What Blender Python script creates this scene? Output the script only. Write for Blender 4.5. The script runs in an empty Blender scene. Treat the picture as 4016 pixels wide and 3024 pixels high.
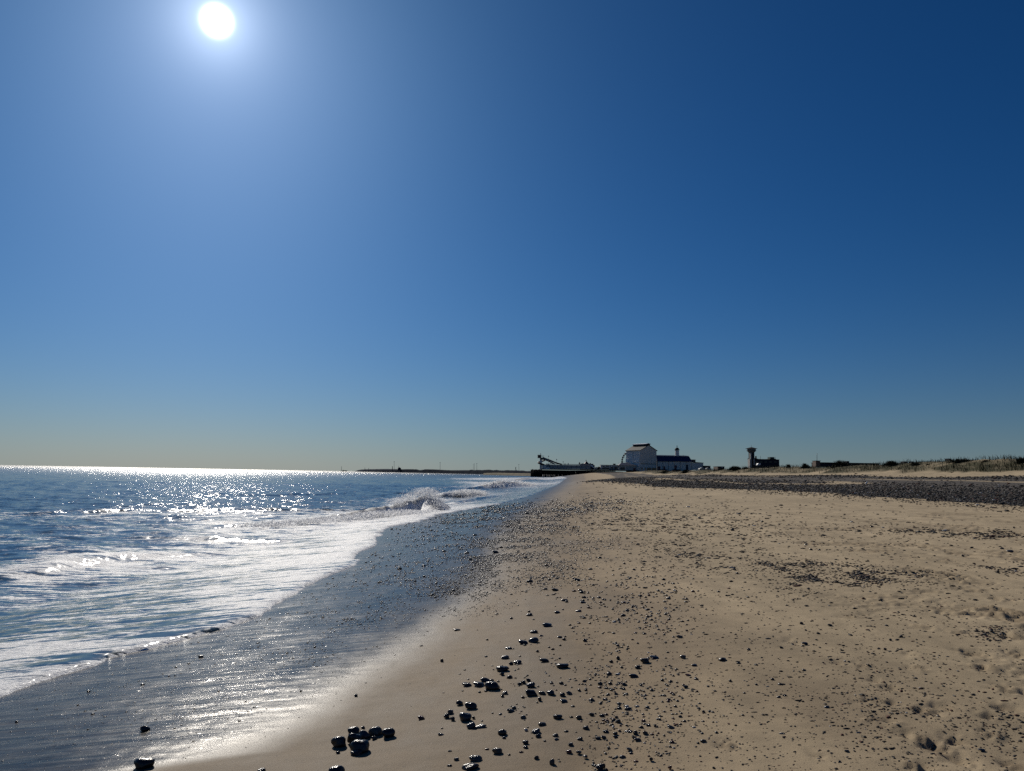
import bpy, math, random
import numpy as np
from mathutils import Matrix, Vector
rad = math.radians
C = bpy.context.scene.collection
SC = bpy.context.scene
random.seed(7)
RNG = np.random.default_rng(11)

# ------------------------------------------------------------------ camera
F = 3028.0                      # focal length in photo pixels (26 mm equivalent)
CX, CY = 2008.0, 1512.0
CAMZ = 2.45                     # eye height above the sea
PITCH, ROLL = math.atan(347 / F), 0.0175
fwd = np.array([0, math.cos(PITCH), math.sin(PITCH)])
r0 = np.array([1.0, 0, 0]); u0 = np.array([0, -math.sin(PITCH), math.cos(PITCH)])
rgt = math.cos(ROLL) * r0 + math.sin(ROLL) * u0
upv = -math.sin(ROLL) * r0 + math.cos(ROLL) * u0
cam_d = bpy.data.cameras.new('camera'); cam = bpy.data.objects.new('camera', cam_d); C.objects.link(cam)
M = Matrix((tuple(rgt) , tuple(upv), tuple(-fwd))).transposed().to_4x4()
M.translation = Vector((0, 0, CAMZ)); cam.matrix_world = M
cam_d.sensor_width = 36; cam_d.lens = 36 * F / 4016
cam_d.clip_start = 0.1; cam_d.clip_end = 60000
SC.camera = cam

def ray(px, py):
    a = (np.asarray(px, float) - CX) / F; b = (np.asarray(py, float) - CY) / F
    return fwd + a[..., None] * rgt - b[..., None] * upv
def at(px, py, Y):              # point at depth Y metres up the beach seen at a photo position
    d = ray(px, py); t = Y / d[..., 1]
    return np.stack([d[..., 0] * t, d[..., 1] * t, CAMZ + d[..., 2] * t], -1)
def proj(x, y, z):
    P = np.stack([x, y, z - CAMZ], -1)
    w = P @ fwd
    w = np.where(w < 0.05, 0.05, w)
    return CX + F * (P @ rgt) / w, CY - F * (P @ upv) / w

# ------------------------------------------------------------------ sky and sun
sd = ray(850, 82); sd = sd / np.linalg.norm(sd)
SUN = Vector(sd)
SUN_EL = math.asin(sd[2]); SUN_AZ = math.atan2(sd[0], sd[1])
world = bpy.data.worlds.new('World'); SC.world = world; world.use_nodes = True
nt = world.node_tree; nt.nodes.clear()
def N(nt, t, **k):
    n = nt.nodes.new(t)
    for a, b in k.items(): setattr(n, a, b)
    return n
def L(nt, a, b): nt.links.new(a, b)
def math_n(nt, op, a, b=None, c=None, clamp=False):
    n = N(nt, 'ShaderNodeMath', operation=op, use_clamp=clamp)
    for i, v in enumerate((a, b, c)):
        if v is None: continue
        if isinstance(v, (int, float)): n.inputs[i].default_value = v
        else: L(nt, v, n.inputs[i])
    return n.outputs[0]
def mixc(nt, f, a, b, blend='MIX'):
    n = N(nt, 'ShaderNodeMix', data_type='RGBA', blend_type=blend)
    for s, v in ((0, f), (6, a), (7, b)):
        if isinstance(v, (int, float)): n.inputs[s].default_value = v
        elif isinstance(v, (tuple, list)): n.inputs[s].default_value = (*v, 1) if len(v) == 3 else v
        else: L(nt, v, n.inputs[s])
    return n.outputs[2]
geo = N(nt, 'ShaderNodeTexCoord')
sky = N(nt, 'ShaderNodeTexSky', sky_type='NISHITA')
sky.sun_disc = False; sky.sun_elevation = SUN_EL; sky.sun_rotation = SUN_AZ
sky.altitude = 0; sky.air_density = 1.0; sky.dust_density = 0.6; sky.ozone_density = 3.0
dot = N(nt, 'ShaderNodeVectorMath', operation='DOT_PRODUCT'); L(nt, geo.outputs['Generated'], dot.inputs[0]); dot.inputs[1].default_value = SUN
theta = math_n(nt, 'ARCCOSINE', math_n(nt, 'MINIMUM', dot.outputs['Value'], 0.9999999))
def gauss(amp, deg, p=2):
    q = math_n(nt, 'POWER', math_n(nt, 'DIVIDE', theta, rad(deg)), p)
    return math_n(nt, 'MULTIPLY', math_n(nt, 'EXPONENT', math_n(nt, 'MULTIPLY', q, -1.0)), amp)
core = gauss(60.0, 0.46)
inner = gauss(1.3, 1.5, 0.9)
wide = gauss(0.105, 10.0, 1.0)
SKYSTR = 0.062
sep = N(nt, 'ShaderNodeSeparateColor'); L(nt, sky.outputs[0], sep.inputs[0]); com = N(nt, 'ShaderNodeCombineColor')
for i, (g, k, t0) in enumerate(((1.6, 0.335, 0.82), (1.2, 0.42, 0.98), (1.18, 0.605, 1.12))):   # tone of the clear sky, one curve per channel
    v = math_n(nt, 'POWER', math_n(nt, 'MULTIPLY', sep.outputs[i], 0.062 * t0), g)
    L(nt, math_n(nt, 'MULTIPLY', v, k / SKYSTR), com.inputs[i])
sxyz = N(nt, 'ShaderNodeSeparateXYZ'); L(nt, geo.outputs['Generated'], sxyz.inputs[0])
hz = math_n(nt, 'MULTIPLY', math_n(nt, 'EXPONENT', math_n(nt, 'DIVIDE', math_n(nt, 'MAXIMUM', sxyz.outputs[2], 0.0), -0.065)), 0.52)   # pale air low over the horizon
tint = mixc(nt, hz, com.outputs[0], tuple(c / SKYSTR for c in (0.30, 0.325, 0.325)))
bg = N(nt, 'ShaderNodeBackground'); L(nt, tint, bg.inputs[0]); bg.inputs[1].default_value = SKYSTR
b2 = N(nt, 'ShaderNodeBackground'); b2.inputs[0].default_value = (1, 1, 1, 1); L(nt, core, b2.inputs[1])
b3 = N(nt, 'ShaderNodeBackground'); b3.inputs[0].default_value = (0.75, 0.85, 1, 1); L(nt, inner, b3.inputs[1])
b4 = N(nt, 'ShaderNodeBackground'); b4.inputs[0].default_value = (0.60, 0.72, 1, 1); L(nt, wide, b4.inputs[1])
acc = bg.outputs[0]
for b in (b2, b3, b4):
    ad = N(nt, 'ShaderNodeAddShader'); L(nt, acc, ad.inputs[0]); L(nt, b.outputs[0], ad.inputs[1]); acc = ad.outputs[0]
wo = N(nt, 'ShaderNodeOutputWorld'); L(nt, acc, wo.inputs[0])
world.cycles.sampling_method = 'MANUAL'; world.cycles.sample_map_resolution = 2048

sun_d = bpy.data.lights.new('sun', 'SUN'); sun = bpy.data.objects.new('sun', sun_d); C.objects.link(sun)
sun_d.energy = 3.2; sun_d.angle = rad(0.53); sun_d.color = (1.0, 0.93, 0.82)
sun.rotation_euler = SUN.to_track_quat('Z', 'Y').to_euler(); sun.location = (-100, 300, 250)
SC.view_settings.view_transform = 'Standard'; SC.view_settings.look = 'None'
SC.view_settings.exposure = 0.0; SC.view_settings.gamma = 1.0; SC.view_settings.use_curve_mapping = False
SC.render.engine = 'CYCLES'
SC.cycles.use_denoising = False; SC.cycles.max_bounces = 10; SC.cycles.diffuse_bounces = 8; SC.cycles.glossy_bounces = 3
SC.cycles.transmission_bounces = 2; SC.cycles.caustics_reflective = False; SC.cycles.caustics_refractive = False
SC.cycles.sample_clamp_indirect = 4.0; SC.cycles.sample_clamp_direct = 40.0

# ------------------------------------------------------------------ helpers
def tag(o, label=None, cat=None, group=None, kind=None):
    if label: o['label'] = label
    if cat: o['category'] = cat
    if group: o['group'] = group
    if kind: o['kind'] = kind
    return o
def empty(name, loc=(0, 0, 0), rz=0.0):
    o = bpy.data.objects.new(name, None); C.objects.link(o); o.location = loc; o.rotation_euler = (0, 0, rz)
    o.empty_display_size = 0.5
    return o
def link_mesh(name, me, mat=None, parent=None):
    o = bpy.data.objects.new(name, me); C.objects.link(o)
    if mat is not None and not me.materials: me.materials.append(mat)
    if parent is not None: o.parent = parent
    return o
class MB:                       # collects boxes, prisms, tubes in plain lists
    def __init__(s): s.v = []; s.f = []
    def add(s, vs, fs):
        n = len(s.v); s.v += [tuple(map(float, p)) for p in vs]; s.f += [tuple(n + i for i in f) for f in fs]; return s
    def box(s, x0, x1, y0, y1, z0, z1):
        return s.add([(x0,y0,z0),(x1,y0,z0),(x1,y1,z0),(x0,y1,z0),(x0,y0,z1),(x1,y0,z1),(x1,y1,z1),(x0,y1,z1)],
                     [(0,3,2,1),(4,5,6,7),(0,1,5,4),(1,2,6,5),(2,3,7,6),(3,0,4,7)])
    def prism(s, poly, y0, y1):  # polygon in xz (counter-clockwise seen from -y) pushed along y
        n = len(poly)
        vs = [(x, y0, z) for x, z in poly] + [(x, y1, z) for x, z in poly]
        fs = [tuple(range(n)), tuple(range(2 * n - 1, n - 1, -1))] + [(i, i + n, (i + 1) % n + n, (i + 1) % n) for i in range(n)]
        return s.add(vs, fs)
    def frust(s, x, y, z0, z1, r0, r1, n=10, ph=0.0, sy=1.0):
        vs = [(x + r * math.cos(ph + 2*math.pi*i/n), y + sy * r * math.sin(ph + 2*math.pi*i/n), z) for z, r in ((z0, r0), (z1, r1)) for i in range(n)]
        fs = [tuple(range(n - 1, -1, -1)), tuple(range(n, 2 * n))] + [(i, (i + 1) % n, (i + 1) % n + n, i + n) for i in range(n)]
        return s.add(vs, fs)
    def tube(s, pts, r, n=8):
        pts = [np.array(p, float) for p in pts]; rings = []
        for i, p in enumerate(pts):
            t = pts[min(i + 1, len(pts) - 1)] - pts[max(i - 1, 0)]; t = t / (np.linalg.norm(t) + 1e-9)
            a = np.cross(t, (0, 0, 1)); a = a if np.linalg.norm(a) > 1e-3 else np.cross(t, (0, 1, 0)); a = a / np.linalg.norm(a); b = np.cross(t, a)
            rr = r[i] if isinstance(r, (list, tuple)) else r
            rings.append([p + rr * (math.cos(2*math.pi*k/n) * a + math.sin(2*math.pi*k/n) * b) for k in range(n)])
        vs = [q for g in rings for q in g]; m = len(pts)
        fs = [((i*n + k), (i*n + (k+1) % n), ((i+1)*n + (k+1) % n), ((i+1)*n + k)) for i in range(m-1) for k in range(n)]
        fs += [tuple(range(n - 1, -1, -1)), tuple(range((m-1)*n, m*n))]
        return s.add(vs, fs)
    def mesh(s, name, mat=None, smooth=False):
        me = bpy.data.meshes.new(name); me.from_pydata(s.v, [], s.f); me.update()
        if mat: me.materials.append(mat)
        if smooth: me.polygons.foreach_set('use_smooth', [True] * len(me.polygons))
        return me
    def build(s, name, mat, parent=None, smooth=False):
        return link_mesh(name, s.mesh(name, mat, smooth), None, parent)

def np_mesh(name, V, Q, mat, smooth=True, attrs=None, tri=False):
    k = 3 if tri else 4
    me = bpy.data.meshes.new(name)
    me.vertices.add(len(V)); me.vertices.foreach_set('co', np.ascontiguousarray(V, np.float32).ravel())
    me.loops.add(Q.size); me.loops.foreach_set('vertex_index', Q.astype(np.int32).ravel())
    me.polygons.add(len(Q)); me.polygons.foreach_set('loop_start', np.arange(0, Q.size, k, dtype=np.int32))
    me.polygons.foreach_set('loop_total', np.full(len(Q), k, np.int32)) if hasattr(me.polygons[0], 'loop_total') and False else None
    me.update(calc_edges=True); me.validate()
    if smooth: me.polygons.foreach_set('use_smooth', np.ones(len(me.polygons), bool))
    for a, arr in (attrs or {}).items():
        if arr.ndim == 1:
            at_ = me.attributes.new(a, 'FLOAT', 'POINT'); at_.data.foreach_set('value', arr.astype(np.float32))
        else:
            at_ = me.attributes.new(a, 'FLOAT_COLOR', 'POINT'); at_.data.foreach_set('color', arr.astype(np.float32).ravel())
    me.materials.append(mat)
    return me

def _h(ix, iy, s):
    n = (ix.astype(np.int64) * 374761393 + iy.astype(np.int64) * 668265263 + s * 982451653) & 0xffffffff
    n = ((n ^ (n >> 13)) * 1274126177) & 0xffffffff
    n = (n ^ (n >> 16)) & 0xffffffff
    return n / 4294967295.0
def vn(x, y, s=0):
    ix = np.floor(x); iy = np.floor(y); fx = x - ix; fy = y - iy
    fx = fx*fx*fx*(fx*(fx*6-15)+10); fy = fy*fy*fy*(fy*(fy*6-15)+10)
    a = _h(ix, iy, s); b = _h(ix+1, iy, s); c = _h(ix, iy+1, s); d = _h(ix+1, iy+1, s)
    return ((a*(1-fx)+b*fx)*(1-fy) + (c*(1-fx)+d*fx)*fy) * 2 - 1
def fbm(x, y, s=0, o=4, g=0.5):
    r = 0; a = 1; t = 0
    for i in range(o):
        r = r + a * vn(x * 2**i + 13.7*i, y * 2**i - 7.3*i, s + i); t += a; a *= g
    return r / t
def sstep(x, a, b):
    t = np.clip((x - a) / (b - a), 0, 1); return t*t*(3-2*t)

# ------------------------------------------------------------------ lie of the land
def IP(y, ys, vs): return np.interp(y, ys, vs)
def S_(y): return IP(y, [-50, 0, 30, 60, 100, 160, 260, 400, 600, 800, 1200, 3000], [-8, -7.5, -7.2, -4.5, 1, 8, 14, 20, 30, 46, 60, 60])
def B_(y): return IP(y, [0, 30, 60, 100, 160, 260, 600, 800], [0, 0.8, 5, 9, 13, 22, 46, 62])
def G_(y): return IP(y, [0, 50, 68, 92, 158, 300, 500, 800], [24, 24, 22, 18.5, 16, 40, 66, 84])
def H_(y): return IP(y, [0, 150, 300, 500, 800], [46, 46, 60, 88, 110])
def Cr_(y): return IP(y, [0, 240, 400, 600, 800], [58, 58, 82, 112, 140])
def base_z(x, y):
    S, B, G, H, K = S_(y), B_(y), G_(y), H_(y), Cr_(y)
    far = sstep(y, 300, 800)
    xs = [S - 120, S - 20, S, B, G, H, H + 0.35*(K-H), K, K + 8, K + 30, K + 4000]
    zB = 0.85 + 1.5*far; zG = 1.35 + 3.7*far; zH = 3.0 + 2.9*far; zK = 4.75 + 3.2*far + 0.45*(1 - sstep(y, 95, 125)) + 0.35*(1 - sstep(y, 170, 240))
    zs = [-6, -1.6, 0, zB, zG, zH, zH + 0.35, zK, zK - .5 + .5*far, zK - 1.3 + 1.3*far, zK - 1.8 + 1.6*far]
    z = np.full_like(np.asarray(x, float), -6.0)
    for i in range(len(xs) - 1):
        t = np.clip((x - xs[i]) / (xs[i+1] - xs[i]), 0, 1)
        z = np.where(x >= xs[i], zs[i] + (zs[i+1] - zs[i]) * t, z)
    return z
def ground_z(x, y, detail=True):
    z = 0
    for k_, w_ in ((-3.2, .12), (-1.8, .2), (0, .36), (1.8, .2), (3.2, .12)): z = z + w_ * base_z(x + k_, y)
    K = Cr_(y)
    dn = sstep(x, H_(y) - 1, K - 2) * (1 - sstep(x, K + 25, K + 60))
    z = z + dn * (0.55 * fbm(x/9, y/14, 3, 3) + 0.18 * fbm(x/2.2, y/2.2, 5, 2))
    z = z + 0.04 * fbm(x/5, y/9, 21, 2) * sstep(x, S_(y)+3, S_(y)+9)
    return z
def hit(px, py, zf=None):       # where the rays through photo positions meet the ground (or a level)
    px = np.atleast_1d(np.asarray(px, float)); py = np.atleast_1d(np.asarray(py, float))
    d = ray(px, py); out = np.zeros((len(px), 3))
    t = np.geomspace(2.0, 1200, 900)
    for i in range(len(px)):
        X = d[i, 0]*t; Y = d[i, 1]*t; Z = CAMZ + d[i, 2]*t
        g = ground_z(X, Y) if zf is None else np.full_like(X, zf)
        k = np.argmax(Z < g) if (Z < g).any() else len(t) - 1
        k = max(k, 1); a = Z[k-1]-g[k-1]; b = Z[k]-g[k]; w = a/(a-b) if a != b else 0
        tt = t[k-1] + (t[k]-t[k-1])*min(max(w, 0), 1)
        out[i] = (d[i, 0]*tt, d[i, 1]*tt, CAMZ + d[i, 2]*tt)
    return out
def line_fn(pts, y0=None):      # polyline given as photo positions -> x as a function of y on the ground
    P = hit([p[0] for p in pts], [p[1] for p in pts]); o = np.argsort(P[:, 1]); P = P[o]
    return P[:, 1], P[:, 0]
EDGE = [(0,2733),(152,2676),(260,2644),(380,2611),(428,2583),(483,2567),(575,2549),(727,2508),(868,2470),(944,2443),(1025,2410),(1060,2385),(1112,2356),(1200,2303),(1277,2262),(1385,2219),(1405,2180),(1420,2159),(1475,2143),(1472,2118),(1500,2085),(1526,2067),(1624,2051),(1721,2018),(1850,1995),(1950,1978),(2050,1955),(2130,1925),(2190,1899),(2212,1882),(2225,1874)]
ey, ex = line_fn(EDGE)
ey = np.concatenate([[-400, -20, 4], ey, [800, 3000]]); ex = np.concatenate([[-9, -8.5, -6.6], ex, [50, 64]])
def E_(y): return np.interp(y, ey, ex)
wy, wx = line_fn([(500,3024),(880,2960),(1120,2850),(1350,2700),(1620,2520),(1790,2380),(1890,2250),(1950,2130),(2010,2050),(2100,1990),(2170,1935),(2230,1892)])
wy = np.concatenate([[-50, 2], wy, [800]]); wx = np.concatenate([[-5, -4.5], wx, [60]])
def W_(y): return np.interp(y, wy, wx)
dy_, dx_ = line_fn([(2780,3024),(2750,2700),(2600,2400),(2450,2230),(2330,2100),(2290,1980),(2330,1920)])
dy_ = np.concatenate([[-50, 2], dy_, [800]]); dx_ = np.concatenate([[1, 1.0], dx_, [70]])
def D_(y): return np.interp(y, dy_, dx_)

def wetness(x, y):
    n = fbm(x/1.3, y/2.6, 31, 3)
    w_, d_ = W_(y), D_(y)
    sc = 0.35 + 0.02*np.maximum(y, 0)
    a = (w_ + 0.35*n*np.minimum(1, 0.3 + y/40) - x) / sc          # >0 wet side
    wet = 0.42 + 0.58 * sstep(a, -1.0, 2.2)
    dry = sstep(x + 1.2*n, d_ - 1.5 - 0.02*y, d_ + 2.0 + 0.03*y)
    return np.where(a > -1.0, wet, 0.42 * (1 - dry) )
def shingle(x, y):
    G, H = G_(y), H_(y)
    n = fbm(x/6, y/22, 41, 3); n2 = fbm(x/1.2, y/3.0, 43, 3)
    u = (x - G) / (H - G)
    m = sstep(u + 0.10*n + 0.03*n2, -0.02, 0.03) * (1 - sstep(u + 0.12*n + 0.04*n2, 0.93, 1.0))
    gap = np.exp(-((u - 0.42 + 0.22*n)/0.045)**2) * sstep(vn(x/30, y/16, 47) + 0.15, 0, 0.4)
    gap2 = np.exp(-((u - 0.72 + 0.2*n)/0.035)**2) * sstep(vn(x/30, y/16, 48) + 0.05, 0, 0.4)
    return np.clip(m - 1.1*gap - 1.1*gap2, 0, 1)

# ------------------------------------------------------------------ materials
def new_mat(name):
    m = bpy.data.materials.new(name); m.use_nodes = True
    return m, m.node_tree, m.node_tree.nodes['Principled BSDF']
def noise(nt, vec, scale, detail=3, rough=0.55, dist=0.0):
    n = N(nt, 'ShaderNodeTexNoise'); n.inputs['Scale'].default_value = scale; n.inputs['Detail'].default_value = detail
    n.inputs['Roughness'].default_value = rough; n.inputs['Distortion'].default_value = dist
    if vec is not None: L(nt, vec, n.inputs['Vector'])
    return n
def mapping(nt, vec, sc=(1,1,1), rz=0.0):
    n = N(nt, 'ShaderNodeMapping'); n.inputs['Scale'].default_value = sc; n.inputs['Rotation'].default_value = (0, 0, rz); L(nt, vec, n.inputs[0]); return n.outputs[0]
def ramp(nt, fac, stops, interp='LINEAR'):
    n = N(nt, 'ShaderNodeValToRGB'); L(nt, fac, n.inputs[0]); cr = n.color_ramp; cr.interpolation = interp
    while len(cr.elements) > 1: cr.elements.remove(cr.elements[0])
    cr.elements[0].position = stops[0][0]; c = stops[0][1]; cr.elements[0].color = (*c, 1) if isinstance(c, tuple) else (c, c, c, 1)
    for p, c in stops[1:]:
        e = cr.elements.new(p); e.color = (*c, 1) if isinstance(c, tuple) else (c, c, c, 1)
    return n.outputs[0]
def maprange(nt, v, a, b, c=0.0, d=1.0):
    n = N(nt, 'ShaderNodeMapRange'); L(nt, v, n.inputs[0])
    for i, k in enumerate((a, b, c, d)): n.inputs[i+1].default_value = k
    return n.outputs[0]
def attr(nt, name):
    n = N(nt, 'ShaderNodeAttribute', attribute_name=name); return n
def simple(name, col, rough=0.7, var=0.12, scale=2.0, metal=0.0, col2=None, spec=0.5):
    m, t, p = new_mat(name)
    tc = N(t, 'ShaderNodeTexCoord')
    n = noise(t, tc.outputs['Object'], scale, 4)
    c2 = col2 or tuple(c * 0.55 for c in col)
    f = maprange(t, n.outputs[0], 0.35, 0.75, 0, min(1, var * 4))
    L(t, mixc(t, f, col, c2), p.inputs['Base Color'])
    p.inputs['Roughness'].default_value = rough; p.inputs['Metallic'].default_value = metal
    p.inputs['Specular IOR Level'].default_value = spec
    return m

def mat_sand():
    m, t, p = new_mat('beach_sand')
    tc = N(t, 'ShaderNodeTexCoord'); obj = tc.outputs['Object']
    w = attr(t, 'wet').outputs['Fac']; sh = attr(t, 'shingle').outputs['Fac']
    big = noise(t, mapping(t, obj, (0.35, 0.12, 1)), 1.0, 4).outputs[0]
    mid = noise(t, mapping(t, obj, (1, 0.45, 1)), 2.5, 5, 0.6).outputs[0]
    fine = noise(t, obj, 90.0, 3, 0.7).outputs[0]
    grain = noise(t, obj, 420.0, 2, 0.8).outputs[0]
    col = ramp(t, w, [(0.0, (0.53, 0.418, 0.268)), (0.30, (0.35, 0.265, 0.168)), (0.42, (0.245, 0.183, 0.115)), (0.55, (0.15, 0.122, 0.088)), (0.75, (0.085, 0.074, 0.060)), (1.0, (0.066, 0.059, 0.050))])
    col = mixc(t, 1.0, col, ramp(t, big, [(0.3, 0.82), (0.7, 1.12)]), 'MULTIPLY')
    col = mixc(t, 1.0, col, ramp(t, mid, [(0.3, 0.76), (0.7, 1.12)]), 'MULTIPLY')
    col = mixc(t, 1.0, col, ramp(t, grain, [(0.3, 0.78), (0.7, 1.2)]), 'MULTIPLY')
    spk = noise(t, mapping(t, obj, (1, 1, 1)), 23.0, 2, 0.5).outputs[0]
    col = mixc(t, math_n(t, 'MULTIPLY', maprange(t, spk, 0.66, 0.72, 0, 0.6), maprange(t, w, 0.9, 0.3, 0, 1)), col, (0.12, 0.09, 0.065))
    shc = mixc(t, noise(t, obj, 18.0, 2, 0.6).outputs[0], (0.05, 0.047, 0.044), (0.16, 0.14, 0.12))
    col = mixc(t, sh, col, shc)
    col = mixc(t, maprange(t, attr(t, 'scuff').outputs['Fac'], 0.25, 1.0, 0.0, 0.55), col, (0.17, 0.125, 0.082))
    sts = noise(t, mapping(t, obj, (0.5, 10.0, 1), rad(-9)), 1.3, 5, 0.62, 0.5).outputs[0]
    col = mixc(t, maprange(t, w, 0.5, 0.9, 0, 1), col, mixc(t, 1.0, col, ramp(t, sts, [(0.36, 0.45), (0.5, 0.9), (0.64, 1.8)]), 'MULTIPLY'))
    tf = attr(t, 'turf').outputs['Fac']
    tn = noise(t, mapping(t, obj, (1, .4, 1)), 1.6, 4, .65).outputs[0]
    col = mixc(t, math_n(t, 'MULTIPLY', tf, maprange(t, tn, .35, .5, .7, .97)), col, mixc(t, tn, (0.03, 0.035, 0.018), (0.085, 0.08, 0.04)))
    L(t, col, p.inputs['Base Color'])
    r = ramp(t, w, [(0.0, 0.95), (0.36, 0.85), (0.46, 0.60), (0.55, 0.46), (0.70, 0.30), (1.0, 0.17)])
    r = math_n(t, 'ADD', r, maprange(t, mid, 0.3, 0.7, -0.05, 0.06))
    stz = noise(t, mapping(t, obj, (0.55, 9.0, 1), rad(-9)), 1.7, 5, 0.62, 0.5).outputs[0]
    r = math_n(t, 'ADD', r, math_n(t, 'MULTIPLY', maprange(t, stz, 0.35, 0.65, -0.06, 0.07), maprange(t, w, 0.55, 0.9, 0, 1)))
    L(t, r, p.inputs['Roughness'])
    L(t, ramp(t, w, [(0.0, 0.12), (0.4, 0.20), (0.55, 0.17), (0.72, 0.09), (1.0, 0.11)]), p.inputs['Specular IOR Level'])
    p.inputs['Specular Tint'].default_value = (1.0, 0.90, 0.80, 1)
    # relief: grain, drainage streaks in the wet belt
    streak = noise(t, mapping(t, obj, (0.8, 11.0, 1), rad(-10)), 2.2, 4, 0.6, 0.4).outputs[0]
    b1 = N(t, 'ShaderNodeBump'); b1.inputs['Strength'].default_value = 1.0; b1.inputs['Distance'].default_value = 0.005
    L(t, math_n(t, 'MULTIPLY', streak, ramp(t, w, [(0.4, 0.25), (0.75, 0.22), (1.0, 0.60)])), b1.inputs['Height'])
    b2 = N(t, 'ShaderNodeBump'); L(t, maprange(t, w, 0.42, 0.8, 0.8, 0.20), b2.inputs['Strength']); b2.inputs['Distance'].default_value = 0.004
    L(t, b1.outputs[0], b2.inputs['Normal'])
    L(t, math_n(t, 'ADD', fine, math_n(t, 'MULTIPLY', grain, 0.35)), b2.inputs['Height'])
    # loose facets that flash in the wet belt
    fc = noise(t, obj, 34.0, 2, 0.6)
    sb = N(t, 'ShaderNodeVectorMath', operation='SUBTRACT'); L(t, fc.outputs['Color'], sb.inputs[0]); sb.inputs[1].default_value = (0.5, 0.5, 0.5)
    scv = N(t, 'ShaderNodeVectorMath', operation='SCALE'); L(t, sb.outputs[0], scv.inputs[0]); L(t, math_n(t, 'MULTIPLY', maprange(t, w, 0.45, 0.8, 0.0, 1.0), maprange(t, noise(t, obj, 14.0, 2, 0.6).outputs[0], 0.55, 0.70, 0.01, 0.60)), scv.inputs['Scale'])
    fl = N(t, 'ShaderNodeVectorMath', operation='MULTIPLY'); L(t, scv.outputs[0], fl.inputs[0]); fl.inputs[1].default_value = (1, 1, 0)
    av = N(t, 'ShaderNodeVectorMath', operation='ADD'); L(t, b2.outputs[0], av.inputs[0]); L(t, fl.outputs[0], av.inputs[1])
    nv = N(t, 'ShaderNodeVectorMath', operation='NORMALIZE'); L(t, av.outputs[0], nv.inputs[0])
    L(t, nv.outputs[0], p.inputs['Normal'])
    return m

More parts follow.
